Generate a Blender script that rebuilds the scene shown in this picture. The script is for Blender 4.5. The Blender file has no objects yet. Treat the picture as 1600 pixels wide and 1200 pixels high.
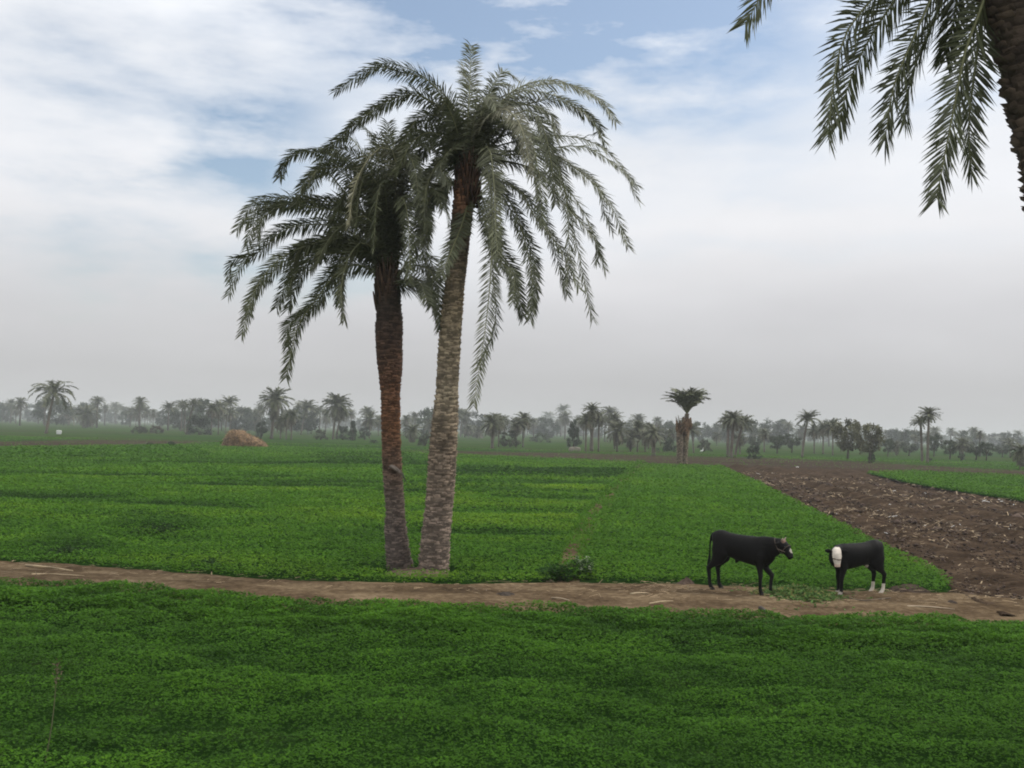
import bpy, bmesh, math, random
import numpy as np
from mathutils import Vector, Matrix

random.seed(7)
RNG = np.random.default_rng(11)
R = math.radians
scene = bpy.context.scene
COL = scene.collection

# ------------------------------------------------------------------ camera
F = 1570.0                       # focal length in photo pixels (1600 x 1200)
CAMZ = 2.9
SLOPE, HZ0 = 0.0262, 651.0       # the horizon drops to the right (camera roll)
ROLL = math.atan(SLOPE)
PITCH = math.atan((HZ0 + 800*SLOPE - 600)/F)
cam_d = bpy.data.cameras.new("camera")
cam = bpy.data.objects.new("camera", cam_d)
COL.objects.link(cam)
cam.location = (0, 0, CAMZ)
MROT = (Matrix.Rotation(math.pi/2 + PITCH, 4, 'X') @ Matrix.Rotation(ROLL, 4, 'Z'))
cam.rotation_euler = MROT.to_euler()
cam_d.sensor_width = 36.0
cam_d.lens = 36.0*F/1600.0
cam_d.clip_start, cam_d.clip_end = 0.1, 20000.0
scene.camera = cam
M3 = np.array(MROT.to_3x3())

def ray(px, py):
    return M3 @ np.array([(px-800)/F, -(py-600)/F, -1.0])
def at(px, py, Y):
    """point of the place seen at a photo pixel, Y metres ahead"""
    r = ray(px, py)
    return np.array([0, 0, CAMZ]) + r*(Y/r[1])
def gz(px, py, z=0.0):
    """point of the plane at height z seen at a photo pixel"""
    r = ray(px, py)
    return np.array([0, 0, CAMZ]) + r*((z-CAMZ)/r[2])

# ------------------------------------------------------------------ helpers
def tag(o, label=None, cat=None, group=None, kind=None):
    if label: o["label"] = label
    if cat: o["category"] = cat
    if group: o["group"] = group
    if kind: o["kind"] = kind
    return o

def thing(name, loc, label, cat, group=None):
    o = bpy.data.objects.new(name, None)
    o.empty_display_size = 0.3
    COL.objects.link(o)
    o.location = [float(c) for c in loc]
    return tag(o, label, cat, group)

class MB:
    """collects vertices, faces and colours; build() links ONE mesh object"""
    def __init__(s): s.V, s.Q, s.T, s.C, s.n = [], [], [], [], 0
    def add(s, v, q=None, t=None, c=(0.5, 0.5, 0.5)):
        v = np.asarray(v, np.float32).reshape(-1, 3)
        c = np.asarray(c, np.float32)
        if c.ndim == 1: c = np.broadcast_to(c, (len(v), 3))
        s.V.append(v); s.C.append(c)
        if q is not None and len(q): s.Q.append(np.asarray(q, np.int64).reshape(-1, 4)+s.n)
        if t is not None and len(t): s.T.append(np.asarray(t, np.int64).reshape(-1, 3)+s.n)
        s.n += len(v)
    def mesh(s, name, mat, origin=(0, 0, 0), smooth=False):
        V = np.concatenate(s.V) - np.asarray(origin, np.float32)
        C = np.concatenate(s.C)
        q = np.concatenate(s.Q) if s.Q else np.zeros((0, 4), np.int64)
        t = np.concatenate(s.T) if s.T else np.zeros((0, 3), np.int64)
        me = bpy.data.meshes.new(name)
        me.vertices.add(len(V)); me.vertices.foreach_set("co", V.astype(np.float32).ravel())
        loops = np.concatenate([q.ravel(), t.ravel()])
        starts = np.concatenate([np.arange(len(q))*4, len(q)*4+np.arange(len(t))*3])
        me.loops.add(len(loops)); me.loops.foreach_set("vertex_index", loops.astype(np.int32))
        me.polygons.add(len(starts)); me.polygons.foreach_set("loop_start", starts.astype(np.int32))
        if smooth: me.polygons.foreach_set("use_smooth", np.ones(len(starts), bool))
        a = me.attributes.new("col", 'FLOAT_COLOR', 'POINT')
        a.data.foreach_set("color", np.concatenate([C, np.ones((len(C), 1), np.float32)], 1).astype(np.float32).ravel())
        me.update(calc_edges=True); me.validate()
        if mat: me.materials.append(mat)
        return me
    def build(s, name, mat, parent=None, origin=None, smooth=False):
        if origin is None: origin = tuple(parent.location) if parent else (0, 0, 0)
        o = bpy.data.objects.new(name, s.mesh(name, mat, origin, smooth))
        COL.objects.link(o)
        if parent: o.parent = parent
        else: o.location = origin
        return o

def norm(a): return a/np.maximum(np.linalg.norm(a, axis=-1, keepdims=True), 1e-9)

def hash2(ix, iy, seed):
    h = (ix.astype(np.int64)*374761393 + iy.astype(np.int64)*668265263 + seed*974711) & 0x7fffffff
    h = ((h ^ (h >> 13))*1274126177) & 0x7fffffff
    return ((h ^ (h >> 16)) & 0xffff)/65535.0
def vnoise(x, y, seed=0):
    ix, iy = np.floor(x), np.floor(y); fx, fy = x-ix, y-iy
    fx, fy = fx*fx*(3-2*fx), fy*fy*(3-2*fy)
    a, b = hash2(ix, iy, seed), hash2(ix+1, iy, seed)
    c, d = hash2(ix, iy+1, seed), hash2(ix+1, iy+1, seed)
    return (a*(1-fx)+b*fx)*(1-fy) + (c*(1-fx)+d*fx)*fy
def fbm(x, y, seed=0, o=4):
    s, a, t = 0, 0.5, 0
    for k in range(o):
        s = s + a*vnoise(x*2**k, y*2**k, seed+k*17); t += a; a *= 0.5
    return s/t
def pip(x, y, poly):
    poly = np.asarray(poly); inside = np.zeros(x.shape, bool); n = len(poly)
    for i in range(n):
        x0, y0 = poly[i][:2]; x1, y1 = poly[(i+1) % n][:2]
        if y0 == y1: continue
        c = ((y0 > y) != (y1 > y)) & (x < (x1-x0)*(y-y0)/(y1-y0)+x0)
        inside ^= c
    return inside
def catmull(P, n):
    P = np.asarray(P, float)
    P = np.vstack([2*P[0]-P[1], P, 2*P[-1]-P[-2]])
    m = len(P)-3
    u = np.linspace(0, m-1e-6, n); k = u.astype(int); t = (u-k)[:, None]
    a, b, c, d = P[k], P[k+1], P[k+2], P[k+3]
    out = 0.5*(2*b+(c-a)*t+(2*a-5*b+4*c-d)*t**2+(3*b-a-3*c+d)*t**3)
    # even arc length
    L = np.concatenate([[0], np.cumsum(np.linalg.norm(np.diff(out, axis=0), axis=1))])
    s = np.linspace(0, L[-1], n)
    return np.stack([np.interp(s, L, out[:, i]) for i in range(3)], 1)

def tube(mb, P, rad, sides=8, col=(.5, .5, .5), cap=True, flat=1.0):
    P = np.asarray(P, float); n = len(P)
    rad = np.broadcast_to(np.asarray(rad, float), (n,))
    T = norm(np.gradient(P, axis=0))
    ref = np.array([0, 0, 1.0]) if abs(T[0][2]) < 0.9 else np.array([1.0, 0, 0])
    S = []; s = norm(np.cross(T[0], ref))
    for i in range(n):
        s = norm(s - T[i]*np.dot(s, T[i])); S.append(s)
    S = np.array(S); N = np.cross(T, S)
    a = np.linspace(0, 2*np.pi, sides, endpoint=False)
    V = P[:, None] + rad[:, None, None]*(np.cos(a)[None, :, None]*S[:, None]+flat*np.sin(a)[None, :, None]*N[:, None])
    idx = np.arange(n*sides).reshape(n, sides); nx = np.roll(idx, -1, 1)
    q = np.stack([idx[:-1], nx[:-1], nx[1:], idx[1:]], -1).reshape(-1, 4)
    V = V.reshape(-1, 3); t = None
    c = np.asarray(col, float)
    if c.ndim == 2: c = np.repeat(c, sides, 0)
    if cap:
        V = np.vstack([V, P[0], P[-1]])
        if c.ndim == 2: c = np.vstack([c, c[0], c[-1]])
        t = [(n*sides, idx[0][(k+1) % sides], idx[0][k]) for k in range(sides)] + \
            [(n*sides+1, idx[-1][k], idx[-1][(k+1) % sides]) for k in range(sides)]
    mb.add(V, q, t, c)

# ------------------------------------------------------------------ materials
def newmat(name):
    m = bpy.data.materials.new(name); m.use_nodes = True
    nt = m.node_tree; nt.nodes.clear()
    return m, nt, nt.nodes, nt.links
def mat_attr(name, rough=0.7, noise_scale=6.0, noise_amt=0.35, transl=0.0, bump=0.0, bump_scale=30.0, spec=0.3):
    """colour from the mesh's own colours, broken up by noise"""
    m, nt, N, L = newmat(name)
    at_ = N.new("ShaderNodeAttribute"); at_.attribute_name = "col"
    geo = N.new("ShaderNodeNewGeometry")
    nz = N.new("ShaderNodeTexNoise"); nz.inputs["Scale"].default_value = noise_scale; nz.inputs["Detail"].default_value = 4
    L.new(geo.outputs["Position"], nz.inputs["Vector"])
    mr = N.new("ShaderNodeMapRange")
    mr.inputs["From Min"].default_value = 0.25; mr.inputs["From Max"].default_value = 0.75
    mr.inputs["To Min"].default_value = 1-noise_amt; mr.inputs["To Max"].default_value = 1+noise_amt
    L.new(nz.outputs["Fac"], mr.inputs["Value"])
    vm = N.new("ShaderNodeVectorMath"); vm.operation = 'SCALE'
    L.new(at_.outputs["Color"], vm.inputs[0]); L.new(mr.outputs[0], vm.inputs["Scale"])
    p = N.new("ShaderNodeBsdfPrincipled")
    p.inputs["Roughness"].default_value = rough
    p.inputs["Specular IOR Level"].default_value = spec
    L.new(vm.outputs[0], p.inputs["Base Color"])
    out = N.new("ShaderNodeOutputMaterial"); sh = p.outputs[0]
    if transl > 0:
        tr = N.new("ShaderNodeBsdfTranslucent"); L.new(vm.outputs[0], tr.inputs["Color"])
        mx = N.new("ShaderNodeMixShader"); mx.inputs[0].default_value = transl
        L.new(p.outputs[0], mx.inputs[1]); L.new(tr.outputs[0], mx.inputs[2]); sh = mx.outputs[0]
    if bump > 0:
        n2 = N.new("ShaderNodeTexNoise"); n2.inputs["Scale"].default_value = bump_scale; n2.inputs["Detail"].default_value = 6
        L.new(geo.outputs["Position"], n2.inputs["Vector"])
        b = N.new("ShaderNodeBump"); b.inputs["Strength"].default_value = bump; b.inputs["Distance"].default_value = 0.05
        L.new(n2.outputs["Fac"], b.inputs["Height"]); L.new(b.outputs[0], p.inputs["Normal"])
    L.new(sh, out.inputs["Surface"])
    return m
def mat_ramp(name, stops, scale=1.0, detail=6, vecscale=(1, 1, 1), rough=0.95, fine=0.0, fine_scale=20, bump=0.3, bump_scale=8):
    """mottled ground: a colour ramp over world-space noise"""
    m, nt, N, L = newmat(name)
    geo = N.new("ShaderNodeNewGeometry")
    mp = N.new("ShaderNodeMapping"); mp.inputs["Scale"].default_value = vecscale
    L.new(geo.outputs["Position"], mp.inputs["Vector"])
    nz = N.new("ShaderNodeTexNoise"); nz.inputs["Scale"].default_value = scale; nz.inputs["Detail"].default_value = detail
    nz.inputs["Roughness"].default_value = 0.6
    L.new(mp.outputs[0], nz.inputs["Vector"])
    fac = nz.outputs["Fac"]
    if fine:
        n3 = N.new("ShaderNodeTexNoise"); n3.inputs["Scale"].default_value = fine_scale; n3.inputs["Detail"].default_value = 3
        L.new(geo.outputs["Position"], n3.inputs["Vector"])
        ma = N.new("ShaderNodeMath"); ma.operation = 'MULTIPLY_ADD'; ma.inputs[1].default_value = fine; 
        sb = N.new("ShaderNodeMath"); sb.operation = 'SUBTRACT'; sb.inputs[1].default_value = 0.5
        L.new(n3.outputs["Fac"], sb.inputs[0]); L.new(sb.outputs[0], ma.inputs[0]); L.new(fac, ma.inputs[2]); fac = ma.outputs[0]
    cr = N.new("ShaderNodeValToRGB"); e = cr.color_ramp.elements
    while len(e) < len(stops): e.new(0.5)
    for k, (pos, c) in enumerate(stops): e[k].position = pos; e[k].color = (*c, 1)
    L.new(fac, cr.inputs[0])
    p = N.new("ShaderNodeBsdfPrincipled"); p.inputs["Roughness"].default_value = rough; p.inputs["Specular IOR Level"].default_value = 0.0
    L.new(cr.outputs[0], p.inputs["Base Color"])
    n2 = N.new("ShaderNodeTexNoise"); n2.inputs["Scale"].default_value = bump_scale; n2.inputs["Detail"].default_value = 8
    L.new(geo.outputs["Position"], n2.inputs["Vector"])
    b = N.new("ShaderNodeBump"); b.inputs["Strength"].default_value = bump; b.inputs["Distance"].default_value = 0.1
    L.new(n2.outputs["Fac"], b.inputs["Height"]); L.new(b.outputs[0], p.inputs["Normal"])
    out = N.new("ShaderNodeOutputMaterial"); L.new(p.outputs[0], out.inputs["Surface"])
    return m

M_CLOVER = mat_attr("clover leaf", rough=0.55, noise_scale=0.9, noise_amt=0.18, transl=0.35, spec=0.03)
M_FROND = mat_attr("palm frond", rough=0.5, noise_scale=2.0, noise_amt=0.25, transl=0.12, spec=0.35)
M_BARK = mat_attr("palm bark", rough=0.9, noise_scale=7.0, noise_amt=0.45, bump=0.6, bump_scale=25)
M_LEAF = mat_attr("tree leaf", rough=0.6, noise_scale=0.6, noise_amt=0.3, transl=0.2)
M_STRAW = mat_attr("straw", rough=0.8, noise_scale=3.0, noise_amt=0.4)
M_SOIL = mat_attr("soil", rough=0.95, noise_scale=3.5, noise_amt=0.4, bump=0.7, bump_scale=14, spec=0.1)
M_HIDE = mat_attr("cattle hide", rough=0.6, noise_scale=9.0, noise_amt=0.25, bump=0.2, bump_scale=45, spec=0.09)
M_PLAIN = mat_attr("weathered surface", rough=0.8, noise_scale=5.0, noise_amt=0.2)

# ------------------------------------------------------------------ sky, sun, haze
SUNV = Vector((0.62, 0.22, 0.75)).normalized()
world = bpy.data.worlds.new("World"); scene.world = world; world.use_nodes = True
def build_sky():
    nt = world.node_tree; N, L = nt.nodes, nt.links; N.clear()
    tc = N.new("ShaderNodeTexCoord")
    def math_(op, a, b=None, c=None, clamp=False):
        n = N.new("ShaderNodeMath"); n.operation = op; n.use_clamp = clamp
        for k, v in enumerate((a, b, c)):
            if v is None: continue
            if isinstance(v, (int, float)): n.inputs[k].default_value = v
            else: L.new(v, n.inputs[k])
        return n.outputs[0]
    def vmath(op, a, b=None):
        n = N.new("ShaderNodeVectorMath"); n.operation = op
        for k, v in enumerate((a, b)):
            if v is None: continue
            if isinstance(v, (tuple, list, np.ndarray)): n.inputs[k].default_value = tuple(float(q) for q in v)
            else: L.new(v, n.inputs[k])
        return n
    D = tc.outputs["Generated"]
    def noise(vec, scale, detail=5, rough=0.55):
        n = N.new("ShaderNodeTexNoise"); n.inputs["Scale"].default_value = scale
        n.inputs["Detail"].default_value = detail; n.inputs["Roughness"].default_value = rough
        L.new(vec, n.inputs["Vector"]); return n
    st = vmath('MULTIPLY', D, (0.9, 1.0, 2.9)).outputs[0]
    nA = noise(st, 4.5, 6)
    off = vmath('SUBTRACT', nA.outputs["Color"], (0.5, 0.5, 0.5)).outputs[0]
    offs = vmath('MULTIPLY', off, (0.50, 0.1, 0.17)).outputs[0]
    DW = vmath('ADD', D, offs).outputs[0]
    # gaps in the cloud where the blue shows: photo pixel, half sizes in pixels, depth
    gaps = [(1060, 35, 230, 75, 1.35), (960, 75, 90, 40, .45), (700, 25, 170, 55, .75), (330, 30, 200, 40, .15), (390, 200, 150, 70, .85),
            (470, 290, 120, 60, .5), (255, 250, 60, 45, .35), (100, 110, 110, 30, .25), (240, 425, 230, 28, .32), (480, 440, 200, 35, .4),
            (1090, 175, 130, 45, .4), (1560, 140, 120, 30, .45), (1280, 215, 70, 24, .25), (1230, 280, 150, 24, .2), (560, 170, 120, 40, .4), (860, 330, 160, 40, .28), (1200, 400, 300, 18, .14)]
    tot = None
    for (px, py, sx, sy, w) in gaps:
        c = ray(px, py); c = c/np.linalg.norm(c)
        d = vmath('SUBTRACT', DW, c).outputs[0]
        d = vmath('MULTIPLY', d, (F/sx*.80, F/sx*.4, F/sy*.80)).outputs[0]
        l = vmath('DOT_PRODUCT', d, d).outputs["Value"]
        g = math_('MULTIPLY', math_('POWER', 2.718, math_('MULTIPLY', l, -1.0)), w)
        tot = g if tot is None else math_('ADD', tot, g)
    # wisps everywhere (also over the parts of the sky the photo does not show)
    sep = N.new("ShaderNodeSeparateXYZ"); L.new(D, sep.inputs[0])
    zz = math_('MAXIMUM', sep.outputs["Z"], 0.0)
    zc = math_('ADD', zz, 0.16)
    pl = N.new("ShaderNodeCombineXYZ")
    L.new(math_('DIVIDE', sep.outputs["X"], zc), pl.inputs[0]); L.new(math_('DIVIDE', sep.outputs["Y"], zc), pl.inputs[1])
    nB = noise(pl.outputs[0], 1.3, 7, 0.6)
    w = N.new("ShaderNodeMapRange"); w.inputs["From Min"].default_value = 0.45; w.inputs["From Max"].default_value = 0.75
    w.inputs["To Min"].default_value = 0.0; w.inputs["To Max"].default_value = 0.11
    L.new(nB.outputs["Fac"], w.inputs["Value"])
    hi = N.new("ShaderNodeMapRange"); hi.inputs["From Min"].default_value = 0.10; hi.inputs["From Max"].default_value = 0.32; hi.interpolation_type = 'SMOOTHSTEP'
    L.new(zz, hi.inputs["Value"])
    base = math_('MULTIPLY', w.outputs[0], hi.outputs[0])
    nC = noise(st, 9.0, 6, 0.6)
    vary = math_('MAXIMUM', math_('MULTIPLY_ADD', math_('SUBTRACT', nC.outputs["Fac"], 0.5), 2.3, .82), 0.05)
    blue = math_('ADD', math_('MULTIPLY', tot, vary), base, clamp=True)
    blue = math_('MULTIPLY', blue, 0.94)
    # cloud brightness by height above the horizon (the haze of the far air greys it low down)
    cr = N.new("ShaderNodeValToRGB"); e = cr.color_ramp.elements
    stops = SKY_STOPS
    while len(e) < len(stops): e.new(0.5)
    for k, (p_, c_) in enumerate(stops): e[k].position = p_; e[k].color = (*c_, 1)
    L.new(zz, cr.inputs[0])
    nD = noise(st, 3.2, 6, 0.55)
    sh = N.new("ShaderNodeMapRange"); sh.inputs["From Min"].default_value = 0.3; sh.inputs["From Max"].default_value = 0.7
    sh.inputs["To Min"].default_value = 0.94; sh.inputs["To Max"].default_value = 1.05
    L.new(nD.outputs["Fac"], sh.inputs["Value"])
    cl = N.new("ShaderNodeVectorMath"); cl.operation = 'SCALE'
    L.new(cr.outputs[0], cl.inputs[0]); L.new(sh.outputs[0], cl.inputs["Scale"])
    sky = N.new("ShaderNodeTexSky"); sky.sky_type = 'NISHITA'; sky.sun_disc = False
    sky.sun_elevation = math.asin(SUNV.z); sky.sun_rotation = math.atan2(SUNV.x, SUNV.y)
    sky.air_density = 1.2; sky.dust_density = 1.5
    b1 = N.new("ShaderNodeBackground"); b1.inputs["Strength"].default_value = SKY_STR
    L.new(sky.outputs[0], b1.inputs["Color"])
    b2 = N.new("ShaderNodeBackground"); b2.inputs["Strength"].default_value = 1.0
    L.new(cl.outputs[0], b2.inputs["Color"])
    mx = N.new("ShaderNodeMixShader"); L.new(blue, mx.inputs[0]); L.new(b2.outputs[0], mx.inputs[1]); L.new(b1.outputs[0], mx.inputs[2])
    out = N.new("ShaderNodeOutputWorld"); L.new(mx.outputs[0], out.inputs["Surface"])
SKY_STR = 0.115
SKY_STOPS = [(0.0, (.455, .455, .458)), (0.05, (.47, .47, .476)), (0.12, (.59, .59, .608)), (0.20, (.775, .778, .80)), (0.30, (.80, .815, .845)), (0.5, (.95, .97, 1.0)), (1.0, (1.45, 1.46, 1.48))]
build_sky()
world.cycles.sampling_method = 'MANUAL'; world.cycles.sample_map_resolution = 1024

sun_d = bpy.data.lights.new("sun", 'SUN'); sun_d.energy = 1.4; sun_d.angle = R(10); sun_d.color = (1, .95, .87)
sun = bpy.data.objects.new("sun", sun_d); COL.objects.link(sun)
sun.rotation_euler = SUNV.to_track_quat('Z', 'Y').to_euler(); sun.location = (20, -20, 40)

HAZE = 0.00053
def box_mesh(name, x0, x1, y0, y1, z0, z1):
    me = bpy.data.meshes.new(name)
    v = [(x, y, z) for z in (z0, z1) for y in (y0, y1) for x in (x0, x1)]
    f = [(0, 2, 3, 1), (4, 5, 7, 6), (0, 1, 5, 4), (2, 6, 7, 3), (0, 4, 6, 2), (1, 3, 7, 5)]
    me.from_pydata(v, [], f); me.update(); return me
m, nt, N_, L_ = newmat("haze air")
pv = N_.new("ShaderNodeVolumePrincipled"); pv.inputs["Color"].default_value = (.90, .93, .96, 1); pv.inputs["Density"].default_value = HAZE
pv.inputs["Anisotropy"].default_value = 0.0
L_.new(pv.outputs[0], N_.new("ShaderNodeOutputMaterial").inputs["Volume"])
hz = bpy.data.objects.new("haze", box_mesh("haze", -2600, 2600, -320, 3600, -1.3, 17.5)); hz.data.materials.append(m)
COL.objects.link(hz); tag(hz, "pale haze hanging over the fields and far trees", "haze", kind="stuff")

# ------------------------------------------------------------------ ground and fields
M_GROUND = mat_ramp("far field ground", [(.30, (.012, .030, .007)), (.42, (.020, .048, .009)), (.52, (.034, .070, .013)), (.59, (.042, .040, .022)), (.68, (.022, .046, .011)), (.80, (.036, .028, .02))],
                    scale=0.035, vecscale=(.35, 1.6, 1), fine=.22, fine_scale=.5, bump=.5, bump_scale=2)
M_UNDER = mat_ramp("crop floor", [(.3, (.009, .024, .005)), (.55, (.016, .042, .008)), (.8, (.028, .040, .014))], scale=1.2, fine=.3, bump=.5)
M_PATH = mat_ramp("trodden earth", [(.25, (.046, .032, .020)), (.45, (.098, .068, .041)), (.6, (.155, .112, .068)), (.78, (.24, .18, .112))], scale=1.1, vecscale=(.5, 1, 1), fine=.5, fine_scale=9, bump=.8, bump_scale=10)
M_PLOUGH = mat_ramp("ploughed soil", [(.25, (.022, .015, .010)), (.45, (.045, .031, .021)), (.6, (.072, .050, .034)), (.76, (.115, .083, .055))], scale=.9, fine=.55, fine_scale=6, bump=1.0, bump_scale=7)
M_BROWN = mat_ramp("distant bare soil", [(.3, (.032, .023, .017)), (.5, (.048, .035, .026)), (.7, (.06, .055, .034))], scale=.12, vecscale=(.4, 1.5, 1), fine=.3, fine_scale=1, bump=.5, bump_scale=2)

def flat_sheet(name, poly, z, mat):
    me = bpy.data.meshes.new(name)
    me.from_pydata([(float(p[0]), float(p[1]), z) for p in poly], [], [tuple(range(len(poly)))]); me.update()
    me.materials.append(mat)
    if me.polygons[0].normal.z < 0: me.flip_normals()
    o = bpy.data.objects.new(name, me); COL.objects.link(o); o["kind"] = "structure"; return o
flat_sheet("ground", [(-2500, -300), (2500, -300), (2500, 3500), (-2500, 3500)], -0.2, M_GROUND)

P2 = lambda *pp, z=0.0: [tuple(gz(x, y, z)[:2]) for x, y in pp]
# -- the nearest green field, up to the path
CAN = 0.20
near_edge = [(-200, 906), (0, 904), (150, 908), (330, 924), (450, 933), (600, 938), (760, 944), (900, 944), (1040, 950), (1150, 957), (1250, 960), (1330, 957), (1450, 962), (1600, 966), (1800, 974)]
ne = P2(*near_edge, z=CAN)
POLY_NEAR = [(-17, 3.5), (17, 3.5)] + [(20, ne[-1][1])] + ne[::-1] + [(-20, ne[0][1])]
# -- path
path_top = [(-200, 878), (0, 881), (80, 884), (150, 889), (330, 904), (520, 913), (700, 917), (900, 913), (1050, 915), (1160, 920), (1300, 926), (1490, 930), (1600, 941), (1800, 950)]
pt = P2(*path_top)
POLY_PATH = [(p[0], p[1]-.3) for p in ne] + pt[::-1]
# -- left field and the green strip, split by a low bank
bank = [(872, 908), (885, 860), (905, 825), (935, 785), (965, 755), (985, 737), (1000, 724)]
bk = P2(*bank)
left_far = [(-300, 704), (0, 700), (280, 695), (420, 698), (690, 710), (1000, 724)]
lf = P2(*left_far)
POLY_LEFT = pt[:7] + [tuple(gz(860, 914)[:2])] + bk[:-1] + lf[::-1]
strip_px = [(895, 912), (905, 862), (925, 826), (952, 787), (978, 757), (996, 738), (1007, 726), (1128, 730), (1180, 754), (1240, 785), (1300, 816), (1380, 857), (1460, 896), (1488, 921), (1472, 932), (1395, 925), (1300, 929), (1200, 923), (1120, 918), (1060, 915)]
POLY_STRIP = P2(*strip_px)
right_px = [(1352, 741), (1420, 739), (1600, 746), (1800, 755), (1800, 815), (1600, 787), (1480, 768), (1420, 757)]
POLY_RIGHT = P2(*right_px)
flat_sheet("clover_field", POLY_NEAR, 0.012, M_UNDER)
flat_sheet("left_field", POLY_LEFT, 0.010, M_UNDER)
flat_sheet("green_strip", POLY_STRIP, 0.016, M_UNDER)
flat_sheet("right_strip", POLY_RIGHT, 0.10, M_UNDER)
# distant bare strips and bright strips
flat_sheet("left_bare_strip", P2((-300, 697), (0, 690), (160, 687), (330, 690), (270, 697), (0, 701), (-300, 707), z=-.1), -0.1, M_BROWN)
flat_sheet("far_bare_strip", P2((620, 704), (900, 708), (1060, 714), (1200, 717), (1400, 725), (1700, 741), (1700, 760), (1350, 742), (1100, 735), (990, 724), (850, 716), (700, 711), z=-.1), -0.1, M_BROWN)

# path mesh with ruts and crumbs
def path_mesh():
    xs = np.linspace(-16, 20, 420); tt = np.linspace(0, 1, 34)
    low = np.interp(xs, [p[0] for p in ne], [p[1]-.12 for p in ne])
    o = np.argsort([p[0] for p in pt]); tx = np.array([p[0] for p in pt])[o]; ty = np.array([p[1] for p in pt])[o]
    hi = np.interp(xs, tx, ty) + .08
    X, T = np.meshgrid(xs, tt, indexing='ij')
    Y = low[:, None]+(hi-low)[:, None]*T
    Z = .03+.05*fbm(X*.9, Y*2.2, 5)+.045*fbm(X*4, Y*4, 9)-.03*np.exp(-((T-.35)/.08)**2)-.03*np.exp(-((T-.72)/.08)**2)
    Z = Z - .12*np.clip((T-.93)/.07, 0, 1) - .13*np.clip((.22-T)/.22, 0, 1)
    V = np.stack([X, Y, Z], -1).reshape(-1, 3)
    i = np.arange(len(xs)*len(tt)).reshape(len(xs), len(tt))
    q = np.stack([i[:-1, :-1], i[1:, :-1], i[1:, 1:], i[:-1, 1:]], -1).reshape(-1, 4)
    mb = MB(); mb.add(V, q); o = mb.build("path", M_PATH, smooth=True); o["kind"] = "structure"
path_mesh()

# ploughed land: furrows along the strip's right edge
fa, fb = np.array(gz(1486, 918)[:2]), np.array(gz(1128, 730)[:2])
fdir = (fb-fa)/np.linalg.norm(fb-fa); fper = np.array([fdir[1], -fdir[0]])
def plough_mesh():
    us = np.linspace(-.12, .80, 330); vs = np.exp(np.linspace(math.log(16.8), math.log(96), 560))
    U, Yv = np.meshgrid(us, vs, indexing='ij'); X = U*Yv
    d = (X-fa[0])*fper[0]+(Yv-fa[1])*fper[1]
    Z = .075*np.sin(d*2*np.pi/1.9+1.5*fbm(X*.3, Yv*.3, 3)*3) + .06*(fbm(X*1.6, Yv*1.6, 21)-.5) + .055*(fbm(X*6, Yv*6, 31, 3)-.5)
    # a deeper double furrow crossing the bare land
    ga, gb = np.array(gz(1200, 737)[:2]), np.array(gz(1600, 832)[:2]); gd = (gb-ga)/np.linalg.norm(gb-ga)
    dd = (X-ga[0])*gd[1]-(Yv-ga[1])*gd[0]
    for o_, a_, w_ in ((0, -.14, .55), (1.1, .20, .5), (-1.2, .16, .5), (2.6, -.12, .5), (-9, .12, .5), (9, .12, .5)): Z += a_*np.exp(-((dd-o_)/w_)**2)
    ins = pip(X, Yv, POLY_STRIP) | pip(X, Yv, POLY_RIGHT) | (d < -0.15)
    Z = np.where(ins, -.16, np.maximum(Z, -.15))
    V = np.stack([X, Yv, Z], -1).reshape(-1, 3)
    i = np.arange(len(us)*len(vs)).reshape(len(us), len(vs))
    q = np.stack([i[:-1, :-1], i[1:, :-1], i[1:, 1:], i[:-1, 1:]], -1).reshape(-1, 4)
    mb = MB(); mb.add(V, q); o = mb.build("ploughed_field", M_PLOUGH, smooth=False); o["kind"] = "structure"
plough_mesh()

# ---- leaves
def diamonds(mb, P, L, W, yaw, el, roll, col):
    n = len(P)
    d = np.stack([np.cos(el)*np.cos(yaw), np.cos(el)*np.sin(yaw), np.sin(el)], 1)
    s0 = np.stack([-np.sin(yaw), np.cos(yaw), np.zeros(n)], 1); nn = np.cross(d, s0)
    s = s0*np.cos(roll)[:, None]+nn*np.sin(roll)[:, None]
    L = np.broadcast_to(L, (n,))[:, None]; W = np.broadcast_to(W, (n,))[:, None]
    V = np.stack([P, P+d*L*.5+s*W*.5, P+d*L-np.array([0, 0, .12])*L, P+d*L*.5-s*W*.5], 1).reshape(-1, 3)
    q = np.arange(n*4).reshape(n, 4)
    mb.add(V, q, None, np.repeat(col, 4, 0))

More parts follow.
